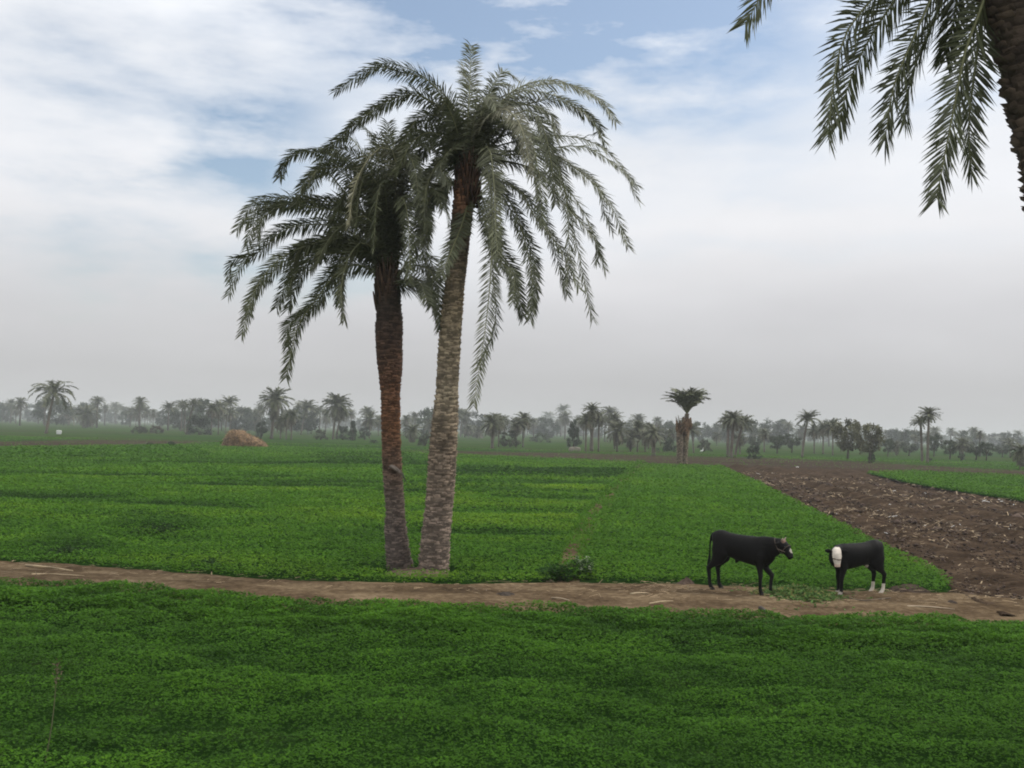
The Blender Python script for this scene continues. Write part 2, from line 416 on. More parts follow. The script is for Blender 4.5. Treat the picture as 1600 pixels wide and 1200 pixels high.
BINS = [5.0, 7, 9, 11.5, 14.5, 18, 22, 27, 33, 41, 50, 62, 77, 96, 120, 150]
DEEP, MID, BRT = np.array([.024, .062, .011]), np.array([.072, .178, .015]), np.array([.160, .275, .018])
def ramp3(t):
    t = np.clip(t, 0, 1)[:, None]
    return np.where(t < .5, DEEP+(MID-DEEP)*t*2, MID+(BRT-MID)*(t-.5)*2)
def crop(name, label, poly, hfun, tfun, kfun=None, dens=1.0, size=1.0, cat="crop", upr=0.0, ymin=0, ymax=999, margin=None):
    mb = MB(); jobs = [(np.asarray(poly), dens, a, b) for a, b in zip(BINS[:-1], BINS[1:])]
    if margin is not None: jobs += [(np.asarray(margin), dens*2.2, a, b) for a, b in zip(BINS[:-1], BINS[1:])]
    for poly, dens, a, b in jobs:
        y0, y1 = max(a, poly[:, 1].min(), ymin), min(b, poly[:, 1].max(), ymax)
        if y1 <= y0: continue
        xm = .56*y1+2.5; x0, x1 = max(-xm, poly[:, 0].min()), min(xm, poly[:, 0].max())
        if x1 <= x0: continue
        dm = (a*b)**.5
        rho = dens*min(1000, 1000*(12/dm)**2)
        n = int((x1-x0)*(y1-y0)*rho)
        x = RNG.uniform(x0, x1, n); y = RNG.uniform(y0, y1, n)
        k = pip(x, y, poly) & (np.abs(x) < .56*y+2.5)
        x, y = x[k], y[k]
        if kfun is not None:
            k = RNG.random(len(x)) < kfun(x, y); x, y = x[k], y[k]
        n = len(x); h = hfun(x, y); t = tfun(x, y)
        L = size*np.clip(.036*dm/12, .034, .17)
        depth = RNG.random(n)**1.7
        z = h*(1-.75*depth)+.01
        for j in range(2):
            yaw = RNG.uniform(0, 2*np.pi, n); el = RNG.uniform(.0+upr, .75+upr*.5, n); roll = RNG.uniform(-.5, .5, n)
            s = L*RNG.uniform(.6, 1.3, n)
            c = ramp3(t + RNG.normal(0, .07, n))*RNG.uniform(.88, 1.12, (n, 1))
            diamonds(mb, np.stack([x, y, z], 1), s, s*.55, yaw, el, roll, c)
    o = mb.build(name, M_CLOVER); tag(o, label, cat, kind="stuff"); return o

seg = lambda x0, y0, x1, y1: (np.array(gz(x0, y0)[:2]), np.array(gz(x1, y1)[:2]))
def near_seg(x, y, s, w):
    a, b = s; ab = b-a; t = np.clip(((x-a[0])*ab[0]+(y-a[1])*ab[1])/(ab@ab), 0, 1)
    d = np.hypot(x-a[0]-t*ab[0], y-a[1]-t*ab[1]); return np.exp(-(d/w)**2)

crop("clover_crop", "dense knee-high green clover filling the near field up to the path", POLY_NEAR,
     lambda x, y: .08+.16*fbm(x*.8, y*1.1, 2)+.20*(fbm(x*2.1, y*2.6, 4, 3)-.3)-.08*np.exp(-((np.abs(fbm(x*.28, y*.75, 77)-.5))/.03)**2),
     lambda x, y: +.03+.34*fbm(x*.35, y*.55, 8)+.46*(fbm(x*2.1, y*2.6, 4, 3)-.25)+.2*(fbm(x*6, y*6, 12)-.5)-.12*np.exp(-((np.abs(fbm(x*.28, y*.75, 77)-.5))/.04)**2), dens=1.4,
     margin=[(p[0], p[1]-1.8) for p in ne]+[(p[0], p[1]+.10*math.sin(p[0]*2.3)) for p in ne[::-1]])
# plot bunds and taller rows in the left field
gaps = [(seg(690, 756, 960, 757), .55), (seg(770, 768, 945, 772), .4), (seg(810, 780, 930, 783), .4), (seg(690, 742, 800, 742), .6), (seg(300, 760, 560, 763), .4),
        (seg(700, 800, 900, 805), .35), (seg(0, 778, 140, 782), .35), (seg(200, 745, 420, 748), .4), (seg(380, 755, 600, 757), .35), (seg(230, 790, 380, 797), .3),
        (seg(450, 725, 640, 728), .5), (seg(150, 722, 420, 727), .45), (seg(0, 742, 220, 745), .4), (seg(630, 835, 840, 838), .25)]
tall = [(seg(700, 744, 975, 748), .9, 1), (seg(510, 717, 640, 717), .9, 1), (seg(525, 726, 650, 728), .8, 1), (seg(620, 770, 800, 772), .45, .8), (seg(830, 742, 980, 742), 1.2, .7),
        (seg(690, 738, 780, 740), .7, .8), (seg(220, 829, 270, 830), .35, .8), (seg(90, 858, 130, 862), .35, .5)]
def lh(x, y):
    h = .07+.13*fbm(x*.5, y*.6, 41)+.04*fbm(x*3, y*3, 43)
    for s, w in gaps: h = h-.16*near_seg(x, y, s, w*3.2)
    for s, w, a in tall: h = h+.45*a*near_seg(x, y, s, w*2)
    return np.maximum(h, .02)
def lt(x, y):
    t = .53+.55*(fbm(x*.10, y*.16, 51)-.5)+.45*(fbm(x*.45, y*.7, 53)-.5)+.30*(fbm(x*1.6, y*2, 55)-.5)
    t += .14*np.exp(-((y-45)/22)**2)*np.clip(x/8+.9, 0, 1)
    for s, w in gaps: t = t-.42*near_seg(x, y, s, w*3.6)
    for s, w, a in tall: t = t-.70*a*near_seg(x, y, s, w*2)
    return t
palm_foot = gz(655, 897)
def lk(x, y):
    d = np.hypot((x-palm_foot[0])/1.05, (y-palm_foot[1])/.55); return np.clip(d-.62+.5*(fbm(x*3, y*3, 58)-.5), .10, 1)
crop("left_crop", "bright green fodder crop in plots left of the low bank", POLY_LEFT, lh, lt, lk)
crop("strip_crop", "smooth green crop strip behind the two cattle", POLY_STRIP,
     lambda x, y: .10+.12*fbm(x*.7, y*.8, 61)+.03*fbm(x*3, y*3, 63), lambda x, y: .50+.30*(fbm(x*.4, y*.3, 65)-.5)+.3*(fbm(x*1.9, y*1.9, 67)-.5), dens=1.1)
crop("right_crop", "green crop strip beyond the ploughed land", POLY_RIGHT,
     lambda x, y: .22+.12*fbm(x*.7, y*.8, 71), lambda x, y: .45+.4*(fbm(x*.4, y*.3, 75)-.5))
# the weedy bank between the two fields
bank_px = [(862, 913), (880, 862), (900, 826), (930, 786), (961, 755), (982, 737), (996, 723), (1010, 724), (1000, 740), (982, 758), (956, 790), (930, 829), (912, 866), (905, 913)]
POLY_BANK = P2(*bank_px)
flat_sheet("bank", POLY_BANK, 0.022, M_PATH)
crop("bank_weeds", "low grassy weeds along the bank between two green fields", POLY_BANK,
     lambda x, y: .14+.25*fbm(x*1.3, y*.9, 81), lambda x, y: .42+.5*(fbm(x*1.2, y*.5, 83)-.5), lambda x, y: np.where(fbm(x*.8, y*.5, 86) > .52, .25, .9), cat="weeds", upr=.35, size=1.1)
# leafy band at the left and the hazy far grass
POLY_CAB = P2((-250, 724), (0, 719), (330, 716), (300, 699), (0, 704), (-250, 708))
crop("leafy_band", "band of coarse blue-green leafy plants at the field's far left", POLY_CAB,
     lambda x, y: .1+.35*fbm(x*.9, y*.9, 91, 2), lambda x, y: .36+.5*(fbm(x*.8, y*.8, 93)-.5), lambda x, y: np.where(fbm(x*.5, y*.5, 95) > .42, 1, .25), dens=.8, size=1.7)
POLY_FAR = [(-85, 96), (95, 96), (120, 149), (-115, 149)]
def far_keep(x, y):
    k = .5+.8*(fbm(x*.05, y*.12, 97)-.4)
    return np.where(pip(x, y, P2((620, 704), (900, 708), (1060, 714), (1200, 717), (1400, 725), (1700, 741), (1700, 760), (1350, 742), (1100, 735), (990, 724), (850, 716), (700, 711), z=-.1))
                    | pip(x, y, P2((-300, 697), (0, 690), (160, 687), (330, 690), (270, 697), (0, 701), (-300, 707), z=-.1)), .06, k)
crop("far_grass", "rough far grass and crop fading into haze", POLY_FAR, lambda x, y: .15+.25*fbm(x*.2, y*.2, 98)-.15, lambda x, y: .42+.5*(fbm(x*.07, y*.15, 99)-.5), far_keep, dens=.8, cat="grass")

# ---- clods and straw on the bare ground
def clods():
    mb = MB(); n = 22000
    y = np.exp(RNG.uniform(math.log(17.5), math.log(75), n)); x = RNG.uniform(.05, .74, n)*y
    d = (x-fa[0])*fper[0]+(y-fa[1])*fper[1]
    k = (d > .05) & ~pip(x, y, POLY_STRIP) & ~pip(x, y, POLY_RIGHT) & (RNG.random(n) < .3+.9*fbm(x*.5, y*.5, 111)); x, y = x[k], y[k]; n = len(x)
    base = norm(np.array([(1, 0, 0), (-1, 0, 0), (0, 1, 0), (0, -1, 0), (0, 0, 1), (0, 0, -1.)]))
    tri = np.array([(0, 2, 4), (2, 1, 4), (1, 3, 4), (3, 0, 4), (2, 0, 5), (1, 2, 5), (3, 1, 5), (0, 3, 5)])
    s = np.exp(RNG.normal(math.log(.024), .5, n))*np.clip(y/26, .8, 2.0)
    V = base[None]*s[:, None, None]*RNG.uniform(.6, 1.4, (n, 6, 3))*np.array([1.2, 1.0, .7])
    V = V+np.stack([x, y, .03+0*x], 1)[:, None]
    T = (tri[None]+(np.arange(n)*6)[:, None, None]).reshape(-1, 3)
    c = np.array([.058, .041, .032])*RNG.uniform(.5, 1.8, (n, 1)); c = np.repeat(c, 6, 0)
    mb.add(V.reshape(-1, 3), None, T, c)
    tag(mb.build("clods", M_SOIL), "crumbled dark clods scattered over the ploughed land", "clods", kind="stuff")
clods()
def sticks(mb, x, y, z, L, w, yaw, col, tilt=.12):
    n = len(x); el = RNG.normal(0, tilt, n)
    d = np.stack([np.cos(yaw)*np.cos(el), np.sin(yaw)*np.cos(el), np.sin(el)], 1); s = np.stack([-np.sin(yaw), np.cos(yaw), 0*yaw], 1)
    P = np.stack([x, y, z], 1); L = L[:, None]; w = np.broadcast_to(w, (n,))[:, None]
    up = np.array([0, 0, 1.0])*w*.6
    A, B = P-d*L/2, P+d*L/2
    V = np.stack([A-s*w, A+s*w, A+up, B-s*w, B+s*w, B+up], 1).reshape(-1, 3)
    i = (np.arange(n)*6)[:, None]
    q = np.concatenate([i+np.array([0, 2, 5, 3]), i+np.array([2, 1, 4, 5])]); mb.add(V, q, None, np.repeat(col, 6, 0))
def straw():
    mb = MB(); n = 9000
    x = RNG.uniform(-13, 17, n); y = RNG.uniform(17.3, 23.5, n)
    w = .25+.75*np.exp(-((x-3.5)/4)**2)
    k = pip(x, y, POLY_PATH) & (RNG.random(n) < w*np.clip(2.2*fbm(x*.8, y*1.5, 131)-.5, .05, 1)); x, y = x[k], y[k]; n = len(x)
    c = np.array([.30, .22, .13])*RNG.uniform(.35, 1.3, (n, 1))
    sticks(mb, x, y, .075+RNG.uniform(0, .05, n), np.exp(RNG.normal(math.log(.11), .5, n)), RNG.uniform(.003, .007, n), RNG.normal(0, .6, n), c)
    tag(mb.build("path_straw", M_STRAW), "loose pale straw and stalks littering the dirt path", "straw", kind="stuff")
    mb = MB(); n = 13000
    y = np.exp(RNG.uniform(math.log(18), math.log(80), n)); x = RNG.uniform(.05, .74, n)*y
    d = (x-fa[0])*fper[0]+(y-fa[1])*fper[1]
    k = (d > .1) & ~pip(x, y, POLY_STRIP) & ~pip(x, y, POLY_RIGHT) & (RNG.random(n) < np.clip(2.6*fbm(x*.35, y*.35, 133)-.9, .05, 1)*np.exp(-np.maximum(d-6, 0)/14)); x, y = x[k], y[k]; n = len(x)
    c = np.array([.26, .195, .12])*RNG.uniform(.35, 1.4, (n, 1)); c[RNG.random(n) < .03] = (.6, .6, .58)
    sticks(mb, x, y, .085+RNG.uniform(0, .05, n), np.exp(RNG.normal(math.log(.09), .5, n))*np.clip(y/30, .7, 2), RNG.uniform(.008, .02, n)*np.clip(y/30, .7, 2), RNG.uniform(0, 6.28, n), c, .3)
    tag(mb.build("stubble", M_STRAW), "pale stubble and leaf scraps scattered on ploughed soil", "stubble", kind="stuff")
straw()

# ------------------------------------------------------------------ palms
def frond(mb, P, pairs=70, L=.36, W=.028, twist=0.0, pet=.14, col=(.09, .115, .055), rr=.022, droop=.25, lift=.12, spread=1.05, cut=2, rside=5, jit=.10, colrach=None, tipw=.45):
    Pn = catmull(P, pairs+8); n = len(Pn)
    T = norm(np.gradient(Pn, axis=0))
    pn = np.cross(T[:-1], T[1:]).sum(0); hz_ = np.array([T[:, 0].mean(), T[:, 1].mean(), 0])
    if np.linalg.norm(pn) < .05: pn = np.cross(hz_+1e-6, [0, 0, 1.0])
    pn = norm(pn); S = norm(pn[None]-T*(T@pn)[:, None]); Nn = np.cross(S, T)
    if Nn[:, 2].sum() < 0: Nn = -Nn
    t = np.linspace(0, 1, n); a = twist*(.35+.65*t)
    S, Nn = S*np.cos(a)[:, None]+Nn*np.sin(a)[:, None], Nn*np.cos(a)[:, None]-S*np.sin(a)[:, None]
    # rachis
    st = max(1, n//14); ii = np.r_[np.arange(0, n-1, st), n-1]
    cr = np.asarray(col)*1.5+np.array([.03, .02, .0]) if colrach is None else np.asarray(colrach)
    tube(mb, Pn[ii], rr*(1-.85*t[ii])*(1+1.2*np.exp(-t[ii]/.06)), rside, cr)
    k0 = int(n*pet); idx = np.arange(k0, n)
    for sgn in (-1, 1):
        m_ = len(idx); u = np.clip((t[idx]-pet)/(1-pet), 0, 1)
        l = L*np.minimum(1, .35+u/.18)*(1-tipw*u**1.5)*RNG.uniform(.82, 1.15, m_)
        ang = np.radians(64-32*u)*spread+RNG.normal(0, jit, m_)
        lf_ = lift+RNG.normal(0, .16, m_)
        d = sgn*S[idx]*np.sin(ang)[:, None]+T[idx]*np.cos(ang)[:, None]+Nn[idx]*lf_[:, None]
        dr = droop*(1-.75*np.clip(-T[idx][:, 2], 0, 1)); d[:, 2] -= dr*RNG.uniform(.5, 1.4, m_); d = norm(d)
        d2 = d.copy(); d2[:, 2] -= dr*.9; d2 = norm(d2)
        ws = norm(np.cross(d, Nn[idx]+RNG.normal(0, .35, (m_, 3))))
        w = W*RNG.uniform(.8, 1.2, m_)[:, None]
        p0 = Pn[idx]+T[idx]*RNG.uniform(-.5, .5, (m_, 1))*(np.linalg.norm(Pn[-1]-Pn[0])/n)
        pm = p0+d*l[:, None]*.5; ptip = pm+d2*l[:, None]*.5
        c = np.asarray(col)[None]*RNG.uniform(.65, 1.35, (m_, 1))*np.array([1, 1, 1])
        if cut == 2:
            V = np.stack([p0-ws*w*.25, p0+ws*w*.25, pm+ws*w*.5, pm-ws*w*.5, ptip], 1).reshape(-1, 3)
            b = (np.arange(m_)*5)[:, None]
            mb.add(V, b+np.array([0, 1, 2, 3]), b+np.array([3, 2, 4]), np.repeat(c, 5, 0))
        else:
            V = np.stack([p0-ws*w*.5, p0+ws*w*.5, ptip], 1).reshape(-1, 3)
            mb.add(V, None, np.arange(m_*3).reshape(-1, 3), np.repeat(c, 3, 0))

def palm_trunk(mb, P, rad, zones, boots=900, bw=.16, bh=.055, out=.026, sides=26, seed=1):
    """shaft along P with leaf-base stubs; zones: (height, colour) pairs"""
    rg = np.random.default_rng(seed)
    Pn = catmull(P, 130); rn = np.interp(np.linspace(0, 1, 130), np.linspace(0, 1, len(rad)), rad)
    zc = np.array([z for z, _ in zones]); cc = np.array([c for _, c in zones])
    colz = lambda z: np.stack([np.interp(z, zc, cc[:, i]) for i in range(3)], -1)
    a = np.linspace(0, 2*np.pi, sides, endpoint=False)
    A, K = np.meshgrid(a, np.arange(130))
    rr = rn[:, None]*(1+.05*(vnoise(A*3.5, K*.45, seed)-.5)+.04*np.sin(K*1.9))
    V = Pn[:, None]+np.stack([rr*np.cos(A), rr*np.sin(A), 0*A], -1)
    idx = np.arange(130*sides).reshape(130, sides); nx = np.roll(idx, -1, 1)
    q = np.stack([idx[:-1], nx[:-1], nx[1:], idx[1:]], -1).reshape(-1, 4)
    V = V.reshape(-1, 3)
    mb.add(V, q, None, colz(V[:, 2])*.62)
    n = boots; f = (np.arange(n)+.5)/n; ang = np.arange(n)*2.39996+rg.normal(0, .12, n)
    f = np.clip(f+rg.normal(0, .003, n), 0, .995)
    ki = f*129; cx = np.stack([np.interp(ki, np.arange(130), Pn[:, i]) for i in range(3)], 1); r = np.interp(ki, np.arange(130), rn)
    def pt_(da, dr, dz): 
        return np.stack([cx[:, 0]+(r+dr)*np.cos(ang+da), cx[:, 1]+(r+dr)*np.sin(ang+da), cx[:, 2]+dz], 1)
    w = bw/2/r*rg.uniform(.7, 1.2, n); h = bh*rg.uniform(.7, 1.3, n); o = out*rg.uniform(.4, 1.5, n)
    V = np.stack([pt_(-w, -.01, -h*.2), pt_(w, -.01, -h*.2), pt_(w*.72, o, h), pt_(-w*.72, o, h*rg.uniform(.8, 1.1, n)), pt_(w*.8, -.02, h*.9), pt_(-w*.8, -.02, h*.9)], 1)
    b = (np.arange(n)*6)[:, None]
    q = np.concatenate([b+np.array(k) for k in ((0, 1, 2, 3), (3, 2, 4, 5))]); t = np.concatenate([b+np.array(k) for k in ((1, 4, 2), (0, 3, 5))])
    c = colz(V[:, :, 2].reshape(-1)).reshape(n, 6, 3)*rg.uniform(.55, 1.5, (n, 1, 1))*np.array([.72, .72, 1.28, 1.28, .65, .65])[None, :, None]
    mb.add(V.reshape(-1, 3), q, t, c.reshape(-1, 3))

G1, G2, G3 = (.095, .104, .053), (.150, .157, .092), (.195, .188, .120)     # leaf greens: deep, mid, pale dry
def trunk_px(pp, Y):       # (px, py, width px) -> points and radii
    P = [at(x, y, Y) for x, y, w in pp]; rad = [w/2/F*Y-.022 for x, y, w in pp]
    P[0][2] = -.15
    return P, rad
def px_frond(root, pts, Y, off, col, tw=.9, droop=.42, pairs=140, L=.42, W=.023, heart=None, **kw):
    n = len(pts); P = []
    for i, (x, y) in enumerate(pts):
        s = i/(n-1); P.append(at(x, y, Y+off*s**1.1))
    if heart is not None: P = [heart]+P
    mb = MB(); frond(mb, P, pairs=pairs, L=L, W=W, twist=tw, col=col, droop=droop, **kw)
    return mb.build("frond", M_FROND, root)

YA = 20.3
def big_palm(Y, trunk_pp, zones, label, heart_px, fronds, boots, seed, extra=0, extra_len=2.6, name="date_palm", L=.42, W=.023, bark_out=.024, fill=1.0):
    P, rad = trunk_px(trunk_pp, Y)
    base = (P[0][0], P[0][1], 0.0)
    root = thing(name, base, label, "palm tree")
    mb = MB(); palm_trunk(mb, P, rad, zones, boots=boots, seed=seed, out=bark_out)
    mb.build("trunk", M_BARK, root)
    H = at(*heart_px, Y)
    rg = np.random.default_rng(seed)
    for (pts, off, col, tw) in fronds:
        st = H+np.array([0, 0, -.35])+rg.normal(0, .06, 3)
        px_frond(root, pts, Y, off, np.array(col)*rg.uniform(.85, 1.15), tw, heart=st, L=L, W=W)
        if rg.random() < fill:          # a neighbour growing close by, behind or in front
            q = [(x+rg.normal(0, 9)*(i+1)/len(pts)+rg.normal(0, 5), y+rg.normal(0, 9)+4) for i, (x, y) in enumerate(pts)]
            if len(q) > 3: q = q[:-1]+[((q[-1][0]+q[-2][0])/2, (q[-1][1]+q[-2][1])/2)]
            px_frond(root, q, Y, -off*.6+rg.normal(0, .8), np.array(G1)*rg.uniform(.8, 1.1), tw, heart=st, L=L*.95, W=W)
    return root, H
A_FR = [
 ([(728, 225), (705, 175), (672, 128), (630, 104), (590, 101), (525, 142)], .5, G1, .6),
 ([(715, 215), (690, 170), (650, 148), (605, 158), (560, 190), (508, 236)], -.7, G1, .9),
 ([(731, 200), (733, 150), (735, 110), (736, 72)], .2, G2, .3),
 ([(745, 200), (762, 150), (785, 112), (806, 122)], .5, G1, .8),
 ([(752, 215), (790, 152), (840, 126), (892, 132), (936, 154), (962, 190)], -.3, G2, .9),
 ([(748, 225), (775, 170), (815, 142), (868, 150), (918, 178), (945, 222)], .7, G1, 1.1),
 ([(752, 240), (800, 205), (848, 222), (880, 290), (905, 400), (926, 498)], .3, G1, 1.0),
 ([(752, 240), (800, 222), (860, 212), (918, 219), (965, 252), (997, 312)], .9, G1, .8),
 ([(752, 255), (800, 236), (858, 238), (918, 278), (955, 322), (982, 386)], -.3, G1, .9),
 ([(742, 220), (762, 182), (790, 171), (815, 200), (830, 272)], -2.2, G3, 1.2),
 ([(755, 270), (805, 292), (843, 332), (868, 395), (886, 460)], .2, G1, 1.0),
 ([(755, 270), (800, 320), (822, 385), (832, 440), (828, 498)], -.6, G1, 1.1),
 ([(750, 300), (778, 385), (802, 425), (818, 494)], .6, G1, 1.1),
 ([(750, 245), (768, 300), (768, 400), (760, 500), (740, 632)], -1.3, G2, 1.25),
 ([(715, 285), (678, 305), (655, 345), (648, 395)], .3, G1, .9),
 ([(760, 230), (800, 180), (838, 178), (858, 235), (868, 318)], -.8, G1, 1.2),
 ([(748, 235), (790, 190), (825, 210), (842, 270), (848, 350)], -1.4, G1, 1.1),
 ([(745, 240), (764, 232), (772, 290), (774, 350), (778, 398)], -1.9, G2, 1.2),
 ([(712, 235), (680, 208), (648, 218), (618, 268)], -.9, G1, 1.0),
 ([(710, 225), (685, 190), (660, 190), (628, 226), (612, 270)], .9, G1, 1.0),
 ([(752, 225), (780, 165), (818, 150), (850, 175), (880, 240)], 1.2, G1, .9),
 ([(718, 250), (695, 245), (670, 280), (662, 330)], -1.2, G1, 1.1),
 ([(735, 240), (742, 180), (760, 150), (775, 165)], -1.0, G2, .9),
 ([(722, 235), (712, 180), (700, 160), (682, 175)], 1.2, G1, .9),
 ([(735, 300), (722, 350), (706, 390), (690, 430)], -1.4, G1, 1.1),
 ([(755, 250), (830, 262), (890, 300), (925, 360), (945, 420)], 1.3, G1, .9),
 ([(720, 240), (700, 225), (690, 260), (694, 320)], 1.3, G1, 1.0),
]
B_FR = [
 ([(596, 415), (566, 386), (530, 378), (500, 395), (470, 432), (450, 482)], .4, G1, .9),
 ([(596, 430), (562, 413), (528, 425), (496, 465), (465, 512), (447, 590)], -.4, G1, 1.1),
 ([(594, 410), (545, 373), (478, 384), (430, 410), (396, 458), (378, 522)], -.8, G2, 1.0),
 ([(596, 390), (540, 346), (458, 352), (406, 380), (374, 420), (357, 460)], .3, G2, .8),
 ([(597, 375), (545, 328), (476, 316), (430, 325), (400, 345), (385, 385)], .8, G2, .9),
 ([(595, 362), (540, 315), (466, 311), (420, 309), (390, 324), (370, 360)], -.3, G2, .9),
 ([(600, 345), (565, 268), (522, 243), (480, 237), (452, 244), (437, 276)], .5, G1, .7),
 ([(598, 350), (560, 290), (515, 262), (480, 280), (462, 320)], -.5, G1, 1.0),
 ([(598, 330), (572, 250), (545, 215), (512, 228), (498, 250)], .9, G2, .8),
 ([(615, 330), (620, 255), (604, 228), (575, 248), (552, 298), (545, 352)], -1.9, G3, 1.25),
 ([(606, 340), (606, 280), (606, 192)], .1, G1, .4),
 ([(618, 340), (638, 255), (655, 205), (680, 236)], .4, G1, .9),
 ([(618, 390), (640, 320), (664, 330), (664, 395)], -.8, G1, 1.1),
 ([(620, 430), (648, 402), (670, 402), (683, 450), (688, 512)], -.3, G1, 1.1),
 ([(620, 440), (645, 436), (665, 445), (682, 490)], .5, G1, 1.0),
 ([(597, 415), (570, 378), (546, 400), (533, 450), (538, 500)], -.9, G2, 1.1),
 ([(596, 405), (555, 370), (510, 372), (468, 396), (432, 480)], .9, G1, 1.0),
 ([(603, 360), (590, 290), (572, 270), (560, 310), (556, 360)], -1.3, G1, 1.1),
 ([(612, 350), (630, 280), (650, 270), (662, 320), (668, 380)], .9, G1, 1.0),
 ([(608, 350), (616, 280), (632, 238), (648, 262), (655, 320)], -1.2, G1, 1.0),
 ([(602, 350), (596, 270), (584, 215), (570, 200)], .8, G1, .7),
 ([(606, 360), (602, 300), (596, 285), (588, 320), (584, 390)], -1.6, G1, 1.2),
 ([(610, 360), (622, 310), (634, 320), (640, 380), (640, 440)], -1.4, G1, 1.2),
 ([(600, 370), (580, 310), (556, 300), (530, 330), (512, 380)], 1.4, G1, 1.0),
 ([(598, 385), (575, 340), (545, 345), (515, 372), (490, 420)], -1.5, G2, 1.1),
 ([(612, 370), (636, 300), (660, 285), (690, 300), (702, 350)], 1.3, G1, 1.0),
 ([(600, 340), (575, 280), (540, 250), (500, 262), (470, 290)], 1.3, G1, .9),
]
greyb, paleb, rust, dark = (.13, .10, .077), (.20, .165, .115), (.15, .068, .028), (.05, .036, .026)
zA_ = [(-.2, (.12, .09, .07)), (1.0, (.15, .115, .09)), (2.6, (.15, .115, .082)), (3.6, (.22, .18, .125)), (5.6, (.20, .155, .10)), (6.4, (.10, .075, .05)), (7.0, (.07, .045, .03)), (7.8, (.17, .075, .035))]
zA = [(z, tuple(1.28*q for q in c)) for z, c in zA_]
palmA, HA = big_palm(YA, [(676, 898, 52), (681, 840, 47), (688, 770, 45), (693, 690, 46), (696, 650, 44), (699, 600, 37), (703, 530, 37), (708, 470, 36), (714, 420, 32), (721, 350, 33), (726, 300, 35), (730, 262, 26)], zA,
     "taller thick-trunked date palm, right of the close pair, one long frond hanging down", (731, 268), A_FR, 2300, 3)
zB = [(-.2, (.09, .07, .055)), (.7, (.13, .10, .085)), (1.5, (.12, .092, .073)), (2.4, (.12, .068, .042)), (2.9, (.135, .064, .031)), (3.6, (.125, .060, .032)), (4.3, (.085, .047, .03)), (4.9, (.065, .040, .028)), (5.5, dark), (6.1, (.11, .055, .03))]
YB = 20.5
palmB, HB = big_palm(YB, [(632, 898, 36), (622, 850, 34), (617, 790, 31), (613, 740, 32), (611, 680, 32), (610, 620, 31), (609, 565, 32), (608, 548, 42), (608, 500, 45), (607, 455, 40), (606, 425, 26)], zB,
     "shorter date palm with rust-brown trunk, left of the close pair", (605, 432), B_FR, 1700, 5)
# second root stem at the foot of the left palm and the broken stub on its trunk
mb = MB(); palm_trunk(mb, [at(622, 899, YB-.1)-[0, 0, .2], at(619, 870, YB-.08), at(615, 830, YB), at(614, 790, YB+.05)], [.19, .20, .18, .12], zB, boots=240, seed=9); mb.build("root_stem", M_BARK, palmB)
mb = MB(); tube(mb, [at(612, 728, YB-.2), at(620, 734, YB-.28), at(630, 742, YB-.3)], [.075, .07, .035], 8, (.15, .122, .10), flat=.45); tube(mb, [at(629, 741, YB-.3), at(634, 752, YB-.3)], [.02, .012], 5, (.13, .12, .10)); mb.build("stub", M_BARK, palmB)

# fibre sheaths and a date stalk at the hearts
for root, H, r_, c_ in ((palmA, HA, .20, (.085, .042, .024)), (palmB, HB, .18, (.06, .036, .022))):
    mb = MB(); n = 70
    for k in range(n):
        a = k*2.4; h = -.75+.9*k/n; rr = r_*(1-.3*k/n)
        p = H+np.array([rr*math.cos(a), rr*math.sin(a), h])
        e = p+np.array([.10*math.cos(a), .10*math.sin(a), .38])
        tube(mb, [p, (p+e)/2, e], [.040, .032, .012], 4, np.array(c_)*random.uniform(.5, 1.4))
    mb.build("leaf_bases", M_BARK, root)
flat_mound = None

# the nearest palm: its leaning trunk enters at the right edge, the crown is above the frame
YC = 9.0
C_FR = [
 ([(1470, -150), (1400, -60), (1362, 0), (1327, 42), (1305, 110), (1294, 212)], -.5, G1, 1.35),
 ([(1475, -140), (1430, -50), (1398, 0), (1362, 55), (1330, 120), (1310, 195)], .3, G1, 1.3),
 ([(1490, -130), (1468, -40), (1447, 15), (1418, 80), (1395, 140), (1383, 218)], -.4, G1, 1.35),
 ([(1495, -120), (1480, -30), (1462, 25), (1436, 85), (1420, 140), (1414, 190)], .4, G1, 1.35),
 ([(1510, -120), (1505, -50), (1495, 0), (1488, 45), (1478, 90)], .5, G1, 1.2),
 ([(1535, -90), (1540, -20), (1528, 25), (1508, 80), (1492, 160), (1463, 310)], -.4, G1, 1.35),
 ([(1540, -90), (1545, -10), (1532, 45), (1522, 120), (1514, 190), (1518, 272)], .3, G1, 1.35),
 ([(1470, -180), (1380, -200), (1280, -130), (1210, -40), (1165, 36)], .3, G2, 1.2),
 ([(1540, -220), (1600, -290), (1700, -260), (1780, -130), (1800, 20)], .3, G1, 1.2),
 ([(1540, -200), (1640, -240), (1740, -160), (1770, 0), (1760, 130)], -.5, G1, 1.2),
 ([(1530, -230), (1520, -330), (1480, -420), (1420, -440)], .4, G1, .8),
 ([(1535, -230), (1560, -340), (1620, -420), (1700, -430)], -.6, G1, .8),
 ([(1520, -220), (1480, -280), (1400, -320), (1310, -270)], .8, G1, .9),
 ([(1540, -190), (1590, -200), (1650, -130), (1672, -10), (1665, 100)], 1.2, G1, 1.2),
]
zC = [(-.2, (.09, .068, .052)), (4, (.085, .062, .046)), (8, (.07, .05, .036))]
palmC, HC = big_palm(YC, [(1800, 1230, 100), (1755, 950, 90), (1726, 700, 82), (1686, 500, 80), (1656, 350, 80), (1635, 220, 82), (1613, 100, 88), (1583, 0, 100), (1565, -70, 100), (1545, -150, 80)], zC,
     "dark leaning palm cut off by the right edge, its fronds hanging in from the top", (1535, -150), C_FR, 1700, 21, L=.40, W=.019, bark_out=.05, fill=0)

